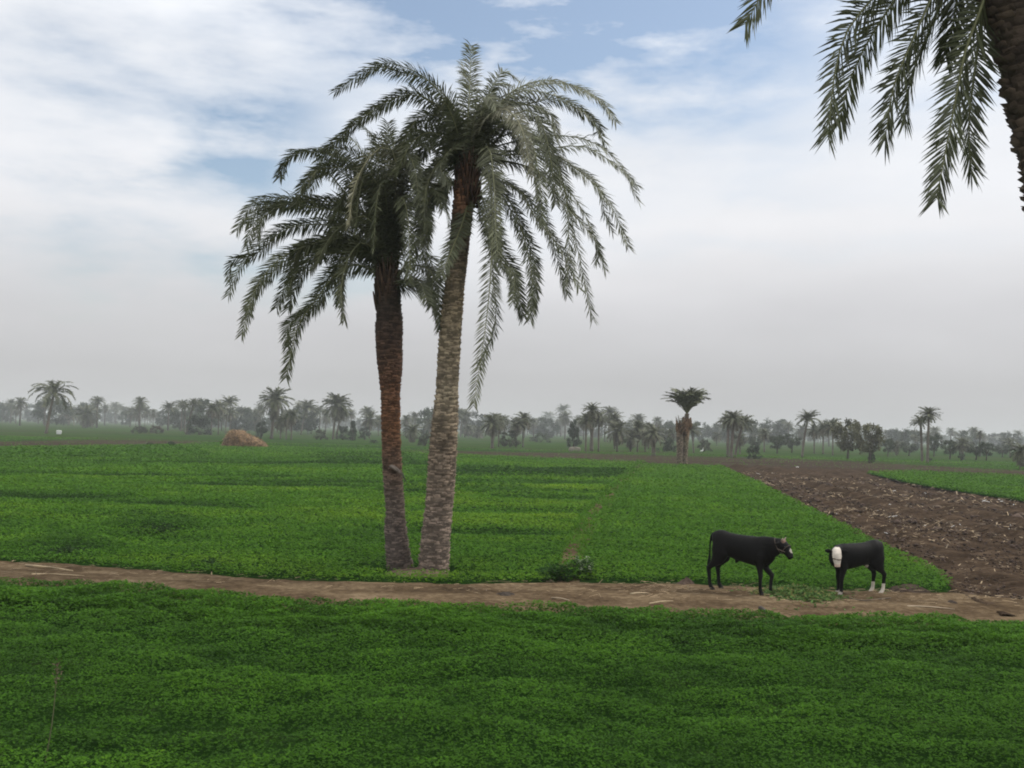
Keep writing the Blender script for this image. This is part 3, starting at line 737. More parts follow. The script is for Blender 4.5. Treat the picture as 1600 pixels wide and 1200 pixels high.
# ------------------------------------------------------------------ trees of the middle distance and far line
def crown_mesh(kind, seed):
    """palm crown, fronds about one unit long, heart at the origin"""
    rg = np.random.default_rng(seed); mb = MB()
    n, emin, emax, curve, tone = {'round': (54, -48, 88, .95, 1.0), 'top': (42, -12, 88, .95, 1.0), 'feather': (24, -5, 86, 1.5, 1.0),
                                  'brush': (74, 52, 88, 1.0, 1.2), 'skirt': (74, -75, 88, .85, 1.0), 'wind': (26, 0, 80, 1.6, 1.0)}[kind]
    for k in range(n):
        f = (k+.5)/n; el = R(emax+(emin-emax)*f**.95+rg.normal(0, 6)); az = k*2.39996+rg.normal(0, .2)
        if kind == 'wind': az = rg.normal(0, .9)+(math.pi if rg.random() < .25 else 0)
        ln = rg.uniform(.85, 1.1)*(.8 if f < .12 else 1)
        p = np.zeros(3); P = [p]; e = el
        for s in range(5):
            e = e-curve*.2*((.1, .15, .5, 1.4, 2.6)[s] if kind == 'brush' else (1.2 if s > 1 else .6))*max(.35, 1-.25*(e < -1.2))
            e = max(e, -1.45)
            p = p+np.array([math.cos(e)*math.cos(az), math.cos(e)*math.sin(az), math.sin(e)])*ln/5; P.append(p)
        col = np.array(G1)*rg.uniform(.75, 1.25)*tone
        if f > .72 and kind in ('round', 'skirt'): col = np.array((.13, .115, .075))*rg.uniform(.7, 1.2)
        elif rg.random() < .3: col = np.array(G2)*rg.uniform(.8, 1.1)
        frond(mb, P, pairs=17, L=.25 if kind != 'brush' else .22, W=.052, twist=rg.uniform(-.7, .7), pet=.12 if kind != 'brush' else .34, col=col, rr=.014, droop=.2, cut=1, rside=3, spread=1.0)
    return mb.mesh("crown", M_FROND)
CROWNS = {k: [crown_mesh(k, 100+i*7+j) for j in range(3)] for i, k in enumerate(('round', 'top', 'feather', 'brush', 'skirt', 'wind'))}

def far_trunk(mb, H, lean, r, col=(.12, .098, .078), bend=.3):
    n = 12; s = np.linspace(0, 1, n)
    P = np.stack([lean*(s*(1-bend)+bend*s*s), 0*s, -.25+(H+.25)*s], 1)
    rad = r*(1.15-.25*s)*RNG.uniform(.88, 1.12, n); rad[0] *= 1.25; rad[-1] *= 1.25
    tube(mb, P, rad, 8, np.array(col)*RNG.uniform(.75, 1.2, (n, 1)))
    return P[-1]
def bark_bits(mb, P0, H, lean, r):
    pass
GROUP_PALMS = "date palms standing across the hazy far fields"
def palm(px, by, ty, w, kind, label, lean=0.0, r=.135, seed=0, name="date_palm", tcol=(.12, .098, .078), heart=.62):
    """px,by: foot of the trunk; ty: top of the crown; w: crown width; lean: crown offset in pixels"""
    g = gz(px, by); Y = g[1]; k = Y/F
    root = thing(name, (g[0], g[1], 0), label, "palm tree", GROUP_PALMS)
    fl = w*k*.5*{'round': 1.28, 'top': 1.28, 'feather': 1.25, 'brush': 1.62, 'skirt': 1.28, 'wind': 1.1}[kind]
    top = {'round': .86, 'top': .88, 'feather': .75, 'brush': .98, 'skirt': .86, 'wind': .75}[kind]*fl
    Hh = (by-ty)*k - top
    Hh = max(Hh, .4)
    mb = MB(); tip = far_trunk(mb, Hh, lean*k, r, tcol); mb.build("trunk", M_BARK, root, origin=(0, 0, 0))
    c = bpy.data.objects.new("crown", CROWNS[kind][seed % 3]); COL.objects.link(c); c.parent = root
    c.location = tip; c.scale = (fl, fl, fl); c.rotation_euler = (0, 0, random.uniform(0, 6.28) if kind != 'wind' else 0)
    return root, tip

LEAFG = {'dark': ((.040, .055, .030), .9), 'mid': ((.050, .070, .032), 1.0), 'olive': ((.105, .105, .050), 1.0), 'scrub': ((.065, .070, .042), 1.0), 'brown': ((.10, .08, .055), 1.0)}
def foliage_mesh(kind, seed, shape):
    """unit-sized crown of leaf sprays in clumps (width 1, height 1, foot at z=0)"""
    rg = np.random.default_rng(seed); mb = MB(); base, _ = LEAFG[kind]
    nc = {'tree': 46, 'cone': 44, 'bush': 40}[shape]
    for k in range(nc):
        a = rg.uniform(0, 6.28)
        if shape == 'tree':
            z = rg.uniform(.28, .95); rmax = .5*math.sqrt(max(.02, 1-((z-.62)/.40)**2)); rr = rmax*rg.uniform(.25, 1)**.6
        elif shape == 'cone':
            z = rg.uniform(.06, .97); rr = .46*(1-z)**.55*rg.uniform(.3, 1.05)
        else:
            z = rg.uniform(.05, .85); rr = .5*math.sqrt(max(.02, 1-(z/1.0)**2))*rg.uniform(.2, 1)**.6
        c0 = np.array([rr*math.cos(a), rr*math.sin(a), z]); n = 75
        sc = rg.uniform(.06, .12)
        d = norm(rg.normal(0, 1, (n, 3))); P = c0+d*sc*rg.uniform(.3, 1.1, (n, 1))
        tone = rg.uniform(.65, 1.4)
        diamonds(mb, P, rg.uniform(.045, .095, n), .040, rg.uniform(0, 6.28, n), rg.uniform(-.9, .9, n), rg.uniform(-1, 1, n), np.array(base)*tone*rg.uniform(.7, 1.3, (n, 1)))
    return mb.mesh("crown", M_LEAF)
FOL = {}
for i, (k, s) in enumerate((('dark', 'tree'), ('mid', 'tree'), ('olive', 'tree'), ('scrub', 'bush'), ('dark', 'bush'), ('dark', 'cone'), ('brown', 'bush'), ('mid', 'bush'))):
    FOL[(k, s)] = [foliage_mesh(k, 300+i*5+j, s) for j in range(2)]
def leafy(px, by, ty, w, kind, shape, label, name=None, cat=None, seed=0, group="shrubs and broad trees of the far fields"):
    g = gz(px, by); k = g[1]/F; H = (by-ty)*k
    name = name or {'tree': 'broad_tree', 'cone': 'evergreen_tree', 'bush': 'shrub'}[shape]
    root = thing(name, (g[0], g[1], 0), label, cat or ('shrub' if shape == 'bush' else 'tree'), group)
    mb = MB()
    if shape == 'bush':
        for a in (0, 2.1, 4.2): tube(mb, [(0, 0, -.25), (.12*w*k*math.cos(a), .12*w*k*math.sin(a), H*.3), (.25*w*k*math.cos(a), .25*w*k*math.sin(a), H*.62)], [.06, .04, .02], 5, (.08, .065, .05))
    else:
        tube(mb, [(0, 0, -.3), (.03*w*k, 0, H*.3), (0, .02*w*k, H*.7)], [.03*w*k+.05, .022*w*k+.04, .05], 7, (.085, .07, .055))
        for a in np.arange(5)*1.26: tube(mb, [(.03*w*k, 0, H*.3), (.2*w*k*math.cos(a), .2*w*k*math.sin(a), H*.55), (.33*w*k*math.cos(a), .33*w*k*math.sin(a), H*.72)], [.015*w*k+.03, .04, .02], 5, (.085, .07, .055))
    mb.build("trunk" if shape != 'bush' else "stems", M_BARK, root, origin=(0, 0, 0))
    c = bpy.data.objects.new("crown", FOL[(kind, shape)][seed % 2]); COL.objects.link(c); c.parent = root
    c.scale = (w*k, w*k, H); c.rotation_euler = (0, 0, random.uniform(0, 6.28)); c.location = (0, 0, -.1)
    return root

# left third
palm(72, 676, 584, 62, 'feather', "tall solitary palm with sparse drooping fronds leaning right, far left field", lean=10, r=.26, seed=0, tcol=(.16, .13, .10))
palm(106, 664, 629, 30, 'round', "short bushy palm just right of the tall solitary leaning palm", seed=1)
palm(135, 668, 630, 32, 'skirt', "low palm with a wide pale skirt of dead fronds, left of the haze gap", seed=0)
palm(178, 662, 626, 20, 'top', "left palm of the hazy three-trunk clump beyond the left field", seed=0)
palm(184, 662, 628, 18, 'top', "middle palm of the hazy three-trunk clump beyond the left field", seed=1)
palm(190, 663, 632, 20, 'top', "right palm of the hazy three-trunk clump beyond the left field", lean=4, seed=2)
palm(212, 667, 632, 22, 'round', "left palm of the low trio above the brown shrubs", seed=2)
palm(226, 667, 632, 20, 'round', "middle palm of the low trio above the brown shrubs", seed=0)
palm(239, 668, 637, 14, 'round', "small right palm of the low trio above the brown shrubs", seed=1)
palm(283, 673, 622, 22, 'top', "slim palm at the left end of the dense grove behind the straw stack", seed=2, r=.18)
palm(288, 674, 626, 18, 'top', "second slim palm at the left end of the dense grove", seed=0, r=.18)
palm(291, 677, 619, 22, 'top', "palm leaning right beside the dark bush of the dense grove", lean=10, seed=1, r=.24)
leafy(311, 678, 646, 46, 'dark', 'bush', "wide dark bush at the heart of the dense grove", seed=0)
palm(330, 678, 626, 24, 'round', "thick-crowned palm rising out of the wide dark bush", seed=1)
palm(341, 678, 622, 26, 'round', "full-crowned palm in the middle of the dense grove", seed=2)
palm(352, 676, 615, 28, 'top', "tallest palm of the dense grove left of the straw stack", seed=0, lean=3)
palm(359, 675, 634, 22, 'round', "short palm under the tallest palm of the dense grove", seed=0)
palm(367, 671, 632, 25, 'top', "thin palm leaning right at the right end of the dense grove", lean=10, seed=2, r=.17)
leafy(218, 676, 664, 26, 'scrub', 'bush', "grey-green scrub below the low palm trio", seed=0)
leafy(244, 676, 663, 24, 'brown', 'bush', "brownish dry scrub right of the grey-green scrub", seed=1)
leafy(268, 699, 687, 22, 'mid', 'bush', "small green weed tuft left of the straw stack", name="weed_tuft", cat="weed", seed=0)
leafy(234, 697, 689, 16, 'mid', 'bush', "low weed tuft on the edge of the left bare strip", name="weed_tuft", cat="weed", seed=1)
# between the straw stack and the big palms
palm(424, 684, 601, 44, 'skirt', "big shaggy palm with thick dead skirt behind the straw stack", lean=4, seed=1, r=.30)
palm(438, 684, 645, 26, 'round', "squat palm on the right of the big shaggy palm", seed=2)
palm(447, 685, 642, 24, 'round', "short palm between the squat palm and the paired dark trunks", seed=0)
palm(455, 686, 637, 24, 'round', "short dark-trunked palm in front of the leaning one", seed=1)
palm(470, 678, 619, 34, 'top', "clean slender palm leaning right, between the two biggest far palms", lean=8, seed=1, r=.2)
leafy(408, 684, 655, 20, 'dark', 'bush', "dark rounded shrub touching the right end of the straw stack", seed=1)
palm(509, 676, 638, 22, 'round', "low palm left of the tall full-crowned palm", seed=0)
palm(520, 685, 610, 40, 'skirt', "tall full-crowned palm nearest the left trunk of the close pair", lean=5, seed=2, r=.24)
palm(525, 683, 630, 24, 'round', "second trunk leaning right under the tall full-crowned palm", lean=8, seed=1, r=.2)
leafy(501, 686, 669, 22, 'scrub', 'bush', "grey scrub at the foot of the tall full-crowned palm", seed=1)
leafy(536, 686, 663, 22, 'dark', 'bush', "dark shrub right of the tall full-crowned palm", seed=0)
leafy(551, 687, 657, 20, 'dark', 'cone', "dark pointed shrub in the row left of the rust-brown trunk", name="evergreen_shrub", seed=0)
leafy(570, 686, 665, 20, 'dark', 'bush', "dark low shrub under the broad palm by the rust-brown trunk", seed=1)
palm(577, 684, 640, 27, 'round', "broad low palm just left of the rust-brown trunk", seed=2)
palm(591, 680, 646, 20, 'round', "hazy palm half hidden behind the rust-brown trunk", seed=1)
palm(634, 682, 646, 18, 'round', "hazy palm between the two big trunks, left one", seed=0)
palm(648, 680, 641, 20, 'top', "thin-stemmed hazy palm between the two big trunks, tallest there", seed=2, r=.2)
palm(644, 690, 659, 26, 'skirt', "low pale palm on the field edge between the two big trunks", seed=0)
palm(670, 684, 651, 20, 'round', "hazy palm at the left edge of the thick trunk", seed=2)
leafy(664, 695, 675, 26, 'scrub', 'bush', "grey scrub between the two big trunks", seed=0)
leafy(584, 691, 686, 16, 'dark', 'bush', "low dark hump of brush left of the rust-brown trunk", name="brush_heap", seed=0)
# right of the big palms
palm(732, 684, 661, 18, 'round', "pale hazy palm right of the long hanging frond", seed=1)
palm(746, 684, 663, 22, 'round', "second pale hazy palm right of the long hanging frond", seed=0)
palm(769, 699, 643, 34, 'round', "broad-crowned palm at the left of the middle grove", seed=1, r=.24)
palm(779, 696, 645, 28, 'round', "companion palm close on the right of the broad-crowned one", seed=0)
palm(806, 697, 648, 28, 'round', "left palm of the tight pair in the middle grove", seed=2)
palm(817, 697, 641, 28, 'round', "right taller palm of the tight pair in the middle grove", seed=0)
leafy(797, 697, 669, 34, 'scrub', 'bush', "scrub between the broad-crowned palm and the tight pair", seed=1)
leafy(845, 690, 675, 34, 'mid', 'bush', "low scrub line right of the tight palm pair", seed=0)
palm(856, 676, 640, 22, 'round', "palm standing left of the thin tall one, middle grove", seed=1, r=.2)
palm(873, 678, 629, 21, 'top', "thin tall palm leaning right over the middle grove", lean=5, seed=0, r=.17)
palm(878, 680, 660, 18, 'round', "small hazy palm under the thin tall leaning palm", seed=2)
leafy(896, 699, 656, 28, 'dark', 'cone', "dark pointed evergreen at the left of the palm cluster", seed=1)
palm(915, 704, 643, 26, 'round', "left palm of the dense cluster beside the dark evergreen", seed=0)
palm(924, 704, 626, 28, 'round', "tallest palm of the dense cluster beside the dark evergreen", seed=2, r=.24)
palm(935, 704, 640, 24, 'round', "right palm of the dense cluster beside the dark evergreen", seed=1)
palm(949, 690, 631, 26, 'top', "double-headed tall palm left head, right of the dense cluster", seed=1, lean=3)
palm(960, 700, 641, 26, 'round', "palm just right of the double-headed tall palm", seed=2)
palm(964, 704, 655, 34, 'skirt', "wide low palm with hanging skirt in the right of the cluster", seed=1)
palm(996, 704, 653, 30, 'round', "round palm centred in the low clump left of the twin trunks", seed=0)
palm(985, 704, 668, 28, 'skirt', "low bushy palm at the left of the low clump", seed=2)
palm(1008, 704, 668, 26, 'round', "low bushy palm at the right of the low clump", seed=1)
palm(1013, 700, 657, 20, 'top', "hazy palm behind the stout dark palm", seed=1)
palm(1021, 710, 660, 32, 'round', "stout dark palm at the near edge of the low clump", seed=2, r=.26)
palm(1047, 700, 667, 18, 'round', "small hazy palm left of the twin trunks", seed=0)
leafy(1042, 704, 679, 30, 'mid', 'bush', "round green bush left of the twin trunks", seed=1)
palm(1084, 706, 657, 28, 'top', "palm leaning left behind the twin trunks", lean=-4, seed=2)
leafy(1101, 704, 684, 22, 'scrub', 'bush', "scrub bush right of the twin trunks", seed=0)
palm(1120, 696, 673, 16, 'round', "small hazy palm left of the three-stemmed clump", seed=1)
palm(1137, 712, 643, 30, 'top', "left stem of the three-stemmed palm clump", seed=0, r=.2)
palm(1142, 714, 637, 32, 'round', "middle tallest stem of the three-stemmed palm clump", seed=1, r=.2, lean=4)
palm(1148, 712, 644, 32, 'top', "right stem leaning out of the three-stemmed palm clump", lean=12, seed=2, r=.19)
palm(1156, 708, 674, 20, 'skirt', "young low palm at the foot of the three-stemmed clump", seed=0)
leafy(1178, 716, 694, 26, 'dark', 'bush', "dark round bush alone on the green beyond the ploughed field", seed=0)
leafy(1180, 702, 681, 22, 'mid', 'tree', "hazy round tree behind the dark round bush", seed=1)
palm(1194, 705, 667, 20, 'round', "single mid-height palm right of the dark round bush", seed=2)
leafy(1214, 707, 679, 26, 'mid', 'tree', "hazy bushy tree right of the single mid-height palm", seed=0)
leafy(1237, 706, 677, 28, 'mid', 'tree', "hazy broad tree left of the tall slim palm", seed=1)
palm(1253, 713, 637, 32, 'top', "tall slim palm at the left of the olive-toned trees", lean=8, seed=0, r=.16)
palm(1272, 707, 660, 24, 'round', "left hazy palm of the row behind the olive-toned trees", seed=0)
palm(1286, 708, 656, 24, 'round', "middle hazy palm of the row behind the olive-toned trees", seed=1)
palm(1301, 710, 651, 28, 'round', "right tallest palm of the row behind the olive-toned trees", seed=2)
leafy(1324, 718, 655, 46, 'olive', 'tree', "large grey-olive tree, left of the olive pair", seed=0)
leafy(1358, 721, 661, 48, 'olive', 'tree', "yellowish olive tree with bare stems, right of the olive pair", seed=1)
leafy(1362, 721, 706, 13, 'dark', 'bush', "small dark bush at the foot of the yellowish olive tree", seed=1)
leafy(1387, 712, 685, 20, 'mid', 'tree', "hazy tree right of the olive pair", seed=0)
palm(1400, 710, 686, 20, 'round', "squat hazy palm between the olive pair and the tall twin palms", seed=2)
leafy(1420, 711, 691, 26, 'mid', 'tree', "low hazy tree left of the tall twin palms", seed=1)
palm(1430, 704, 677, 14, 'top', "tiny hazy palm behind the tall twin palms", seed=0)
palm(1441, 721, 645, 28, 'top', "shorter palm of the tall slim twins in the right distance", lean=-3, seed=1, r=.17)
palm(1449, 722, 632, 30, 'top', "taller palm of the tall slim twins in the right distance", lean=2, seed=2, r=.17)
leafy(1459, 712, 678, 26, 'mid', 'tree', "hazy round tree behind the tall slim twins", seed=0)
leafy(1454, 721, 714, 8, 'dark', 'bush', "tiny dark tuft at the foot of the tall slim twins", seed=0)
leafy(1484, 716, 687, 28, 'mid', 'tree', "hazy tree at the left of the right-hand grove", seed=0)
palm(1504, 717, 680, 24, 'round', "dark-crowned palm in the right-hand grove", seed=1)
palm(1531, 712, 671, 14, 'round', "thin palm poking above the right-hand grove", seed=0, r=.18)
leafy(1525, 717, 690, 30, 'mid', 'tree', "broad hazy tree below the thin poking palm", seed=1)
leafy(1541, 718, 690, 24, 'mid', 'tree', "hazy tree at the right of the right-hand grove", seed=0)
leafy(1502, 718, 706, 12, 'dark', 'bush', "little dark shrub in front of the right-hand grove", seed=1)
palm(1578, 712, 681, 20, 'round', "hazy palm left of the shaggy palm at the right edge", seed=2)
leafy(1566, 713, 694, 26, 'mid', 'tree', "hazy low tree left of the shaggy palm at the right edge", seed=1)
palm(1596, 731, 689, 32, 'skirt', "low shaggy palm with hanging fronds cut by the right edge", seed=0, r=.25)

# twin trunks beyond the green strip: one crowned, one headless
g = gz(1070, 727); k = g[1]/F
root, tip = palm(1069, 727, 602, 56, 'brush', "crowned palm of the close twin trunks beyond the green strip", lean=3, seed=0, r=.20, tcol=(.115, .09, .06))
mb = MB(); H_ = (727-662)*k
rg = np.random.default_rng(4)
palm_trunk(mb, [(0, 0, -.2), (.05, 0, H_*.35), (.12, 0, H_*.7), (.17, 0, H_*1.0)], [.30, .25, .27, .30], [(0, (.12, .095, .065)), (H_*.55, (.12, .095, .06)), (H_*.9, (.15, .085, .045)), (H_*1.1, (.11, .09, .05))], boots=420, out=.05, bw=.15, bh=.16, seed=31)
o = mb.build("boot_shaft", M_BARK, root, origin=(0, 0, 0))
mb = MB()
for i in range(60):
    a = i*2.4; z = H_*.86+.75*i/60; rr = .27-.12*i/60
    p = np.array([.17+rr*math.cos(a), rr*math.sin(a), z]); e = p+np.array([.25*math.cos(a), .25*math.sin(a), .45])
    tube(mb, [p, e], [.10, .04], 4, np.array((.15, .085, .04))*rg.uniform(.6, 1.3))
mb.build("leaf_bases", M_BARK, root, origin=(0, 0, 0))
g2 = gz(1061, 727)
root2 = thing("date_palm", (g2[0], g2[1], 0), "headless trunk of the close twin trunks, with a stub of dry leaf bases", "palm tree", GROUP_PALMS)
mb = MB(); H2 = (727-668)*k
palm_trunk(mb, [(0, 0, -.2), (.05, 0, H2*.4), (.0, 0, H2*.8), (.12, 0, H2)], [.30, .25, .29, .27], [(0, (.12, .095, .065)), (H2*.8, (.11, .085, .06)), (H2, (.16, .09, .045))], boots=380, out=.05, bw=.15, bh=.16, seed=37); mb.build("trunk", M_BARK, root2, origin=(0, 0, 0))
mb = MB()
for i in range(46):
    a = i*2.4; z = H2*.82+1.0*i/46; rr = .28
    p = np.array([.1+rr*math.cos(a), rr*math.sin(a), z]); e = p+np.array([.3*math.cos(a)+.1, .3*math.sin(a), .35])
    tube(mb, [p, e], [.11, .05], 4, np.array((.16, .095, .05))*rg.uniform(.6, 1.3))
for i in range(14):
    a = i*2.4; p = np.array([.1+.1*math.cos(a), .1*math.sin(a), H2*.98]); e = p+np.array([.35*math.cos(a)-.1, .35*math.sin(a), rg.uniform(.6, 1.3)])
    tube(mb, [p, e], [.04, .012], 4, (.15, .12, .08))
mb.build("leaf_bases", M_BARK, root2, origin=(0, 0, 0))

# the far hazy line: individual small trees, 330 to 800 m away
GF = "small hazy trees of the far tree line"
fm = {}
for kk in ('round', 'top', 'skirt'):
    fm[kk] = []
    for s in range(2):
        mb = MB(); tube(mb, [(0, 0, -.05), (.02, 0, .4), (0, 0, .78)], [.032, .026, .03], 5, (.11, .09, .075))
        tr = mb.mesh("palm_wood", M_BARK); fm[kk].append((tr, CROWNS[kk][s]))
def far_tree(x, Y, H, i):
    rg_ = random.random()
    if rg_ < .70:
        kk = random.choice(('round', 'top', 'skirt')); tr, cr_ = random.choice(fm[kk])
        r_ = bpy.data.objects.new("date_palm", tr); COL.objects.link(r_)
        r_.location = (x, Y, 0); r_.scale = (H, H, H); r_.rotation_euler = (0, 0, random.uniform(0, 6.28))
        c = bpy.data.objects.new("crown", cr_); COL.objects.link(c); c.parent = r_; c.location = (0, 0, .76)
        f_ = min(.42, random.uniform(2.6, 3.6)/H); c.scale = (f_, f_, f_)
        tag(r_, "small hazy palm in the far blue-grey tree line", "palm tree", "hazy palms of the far tree line")
    else:
        me_ = random.choice(FOL[(random.choice(('dark', 'mid')), 'tree')])
        r_ = bpy.data.objects.new("broad_tree", me_); COL.objects.link(r_)
        w_ = H*random.uniform(.8, 1.3); r_.location = (x, Y, -.25*H); r_.scale = (w_, w_, H*1.2); r_.rotation_euler = (0, 0, random.uniform(0, 6.28))
        tag(r_, "small hazy rounded tree in the far blue-grey tree line", "tree", "hazy rounded trees of the far tree line")
for i in range(230):
    Y = random.choice((random.uniform(330, 480), random.uniform(480, 750), random.uniform(480, 850)))
    px = -60+1720*(i+random.random())/230
    x = at(px, 680, Y)[0]
    right = 1.0 if px < 1000 else .85
    far_tree(x, Y, random.uniform(6.5, 12.5)*right, i)
# beyond them the woods read as one mass
def far_wood():
    mb = MB(); n = 1500
    for k_ in range(n):
        Y = random.uniform(900, 1500); x = random.uniform(-.62, .62)*Y; H = random.uniform(6, 12)
        m_ = 26; d = norm(RNG.normal(0, 1, (m_, 3)))*np.array([H*.55, H*.55, H*.5])*RNG.uniform(.3, 1, (m_, 1))+np.array([x, Y, H*.5])
        diamonds(mb, d, H*.30, H*.2, RNG.uniform(0, 6.28, m_), RNG.uniform(-.8, .8, m_), RNG.uniform(-1, 1, m_), np.array((.035, .05, .027))*RNG.uniform(.6, 1.4, (m_, 1)))
    tag(mb.build("far_wood", M_LEAF), "pale blue-grey mass of woods along the horizon", "woods", kind="stuff")
far_wood()

# ------------------------------------------------------------------ straw stack and small things in the fields
def haystack():
    g = gz(379, 699); k = g[1]/F
    W = 70*k; H = 28*k
    root = thing("straw_stack", (g[0], g[1]+1.2, -.1), "golden-brown straw stack, steep at its left end, in the left middle distance", "straw stack")
    mb = MB(); u = np.linspace(0, 1, 60); v = np.linspace(0, np.pi, 34)
    U, Vv = np.meshgrid(u, v, indexing='ij')
    prof = np.interp(U, [0, .08, .16, .28, .42, .62, .82, .95, 1], [0, .50, .92, 1.0, .96, .72, .48, .28, 0])
    prof = prof*(.92+.16*fbm(U*9, Vv*3, 141))
    dep = 2.2*np.sqrt(np.clip(np.sin(np.pi*np.clip(U*.9+.05, 0, 1)), 0, 1))
    x = (U-.5)*W; y = -np.cos(Vv)*dep*(.9+.25*fbm(U*7, Vv*4, 143)); z = H*prof*np.sin(Vv)**.55
    V = np.stack([x, y, z], -1).reshape(-1, 3); i = np.arange(60*34).reshape(60, 34)
    q = np.stack([i[:-1, :-1], i[1:, :-1], i[1:, 1:], i[:-1, 1:]], -1).reshape(-1, 4)
    c = np.array([.19, .115, .055])*(.55+.9*fbm(U*14, Vv*6, 147)[..., None]); mb.add(V, q, None, c.reshape(-1, 3))
    mb.build("mound", M_STRAW, root, origin=(0, 0, 0))
    mb = MB(); n = 2600; iu = RNG.integers(1, 59, n); iv = RNG.integers(1, 24, n)
    P = np.stack([x, y, z], -1)[iu, iv]; P = P+RNG.normal(0, .06, (n, 3))
    col = np.array([.27, .175, .09])*RNG.uniform(.35, 1.5, (n, 1))*(.6+.8*fbm(U*5, Vv*3, 149)[iu, iv])[:, None]
    diamonds(mb, P, RNG.uniform(.25, .6, n), .075, RNG.uniform(3.6, 5.8, n), RNG.uniform(-1.3, .3, n), RNG.uniform(-1, 1, n), col)
    tag(mb.build("loose_straw", M_STRAW, root, origin=(0, 0, 0)), kind="stuff")
haystack()

def mound(name, px, py, wpx, hpx, dep, label, cat, col, seed, tuft=0, mat=None):
    g = gz(px, py); k = g[1]/F; W, H = wpx*k, hpx*k
    root = thing(name, (g[0], g[1], 0), label, cat)
    u = np.linspace(-1, 1, 50); X, Y = np.meshgrid(u, u, indexing='ij'); r = np.hypot(X, Y)
    edge = 1-.35*fbm(X*2+9, Y*2+3, seed)
    Z = H*np.clip(1-(r/edge)**2, -0.3, 1)*(.6+.8*fbm(X*3+4, Y*3+8, seed+2))+.05*(fbm(X*W*6, Y*dep*6, seed+5)-.5)
    V = np.stack([X*W/2, Y*dep/2, np.where(r > edge*1.02, -.08, Z)], -1).reshape(-1, 3)
    i = np.arange(2500).reshape(50, 50); q = np.stack([i[:-1, :-1], i[1:, :-1], i[1:, 1:], i[:-1, 1:]], -1).reshape(-1, 4)
    mb = MB(); mb.add(V, q, None, np.array(col)*(.6+.8*fbm(X*6, Y*6, seed+7)[..., None]).reshape(-1, 1)); mb.build("heap", mat or M_SOIL, root, origin=(0, 0, 0), smooth=True)
    if tuft:
        mb = MB(); n = tuft; t = RNG.uniform(0, 6.28, n); rr = np.abs(RNG.normal(0, .55, n))*(1+.25*np.sin(t*3+1)+.2*np.sin(t*5))
        P = np.stack([np.cos(t)*rr*W/2, np.sin(t)*rr*dep/2, np.maximum(H*(1-rr**2), 0)*.8+RNG.uniform(0, .07, n)], 1)
        L = RNG.uniform(.05, .13, n); c = np.array([.10, .175, .05])*RNG.uniform(.5, 1.5, (n, 1)); dry = RNG.random(n) < .2; c[dry] = np.array([.22, .22, .08])
        diamonds(mb, P, L, L*.38, RNG.uniform(0, 6.28, n), RNG.normal(.1, .4, n), RNG.uniform(-1, 1, n), c)
        tag(mb.build("cut_stalks", M_CLOVER, root, origin=(0, 0, 0)), kind="stuff")
    return root
mound("earth_mound", 655, 898, 130, 9, 1.0, "low mound of bare soil around the feet of the two big palms", "mound", (.12, .085, .06), 151)
mound("fodder_heap", 1250, 936, 130, 12, 1.7, "spread heap of freshly cut green fodder between the two cattle", "fodder", (.04, .075, .02), 153, tuft=9000)
mound("soil_heap", 1072, 918, 44, 13, .8, "dark brown clod heap behind the hind feet of the larger bullock", "soil heap", (.07, .048, .036), 157)
mound("soil_heap", 1420, 924, 84, 10, .8, "dark brown soil ridge right of the white-faced calf", "soil heap", (.065, .045, .034), 159)
mound("soil_heap", 790, 936, 62, 10, .8, "dark grey soil lump on the near side of the dirt path", "soil heap", (.052, .042, .034), 163)
mound("soil_heap", 1488, 947, 22, 8, .5, "small dark clod at the near edge of the path, right of the calf", "soil heap", (.05, .038, .03), 165)

def cane(x0, y0, x1, y1, w, label, col=(.42, .33, .20)):
    a, b = gz(x0, y0, .08), gz(x1, y1, .08); mb = MB()
    m_ = (a+b)/2+np.array([0, .012, .012])
    P = catmull([a, m_, b], 10); tube(mb, P, w*np.linspace(1.1, .6, 10), 6, np.array(col)*RNG.uniform(.8, 1.15, (10, 1)))
    o = mb.build("reed_cane", M_STRAW, origin=tuple(m_)); tag(o, label, "cane", "dry canes lying on the dirt path")
cane(40, 883, 114, 892, .020, "long pale cane lying along the far edge of the path, left side")
cane(50, 897, 132, 900, .014, "thin broken cane in the middle of the path, left side")
cane(1015, 943, 1052, 939, .011, "pale cane slanting on the path left of the larger bullock", (.48, .38, .24))
cane(985, 928, 1012, 927, .016, "short pale cane beside the dark clod heap on the path", (.45, .36, .23))
cane(862, 934, 890, 938, .012, "split pale stalk on the path right of the dark grey lump", (.42, .34, .23))
cane(1418, 947, 1492, 952, .012, "pale cane lying along the path right of the calf", (.45, .36, .25))
cane(1188, 950, 1198, 957, .035, "short thick dark stick at the near path edge below the larger bullock", (.05, .04, .033))

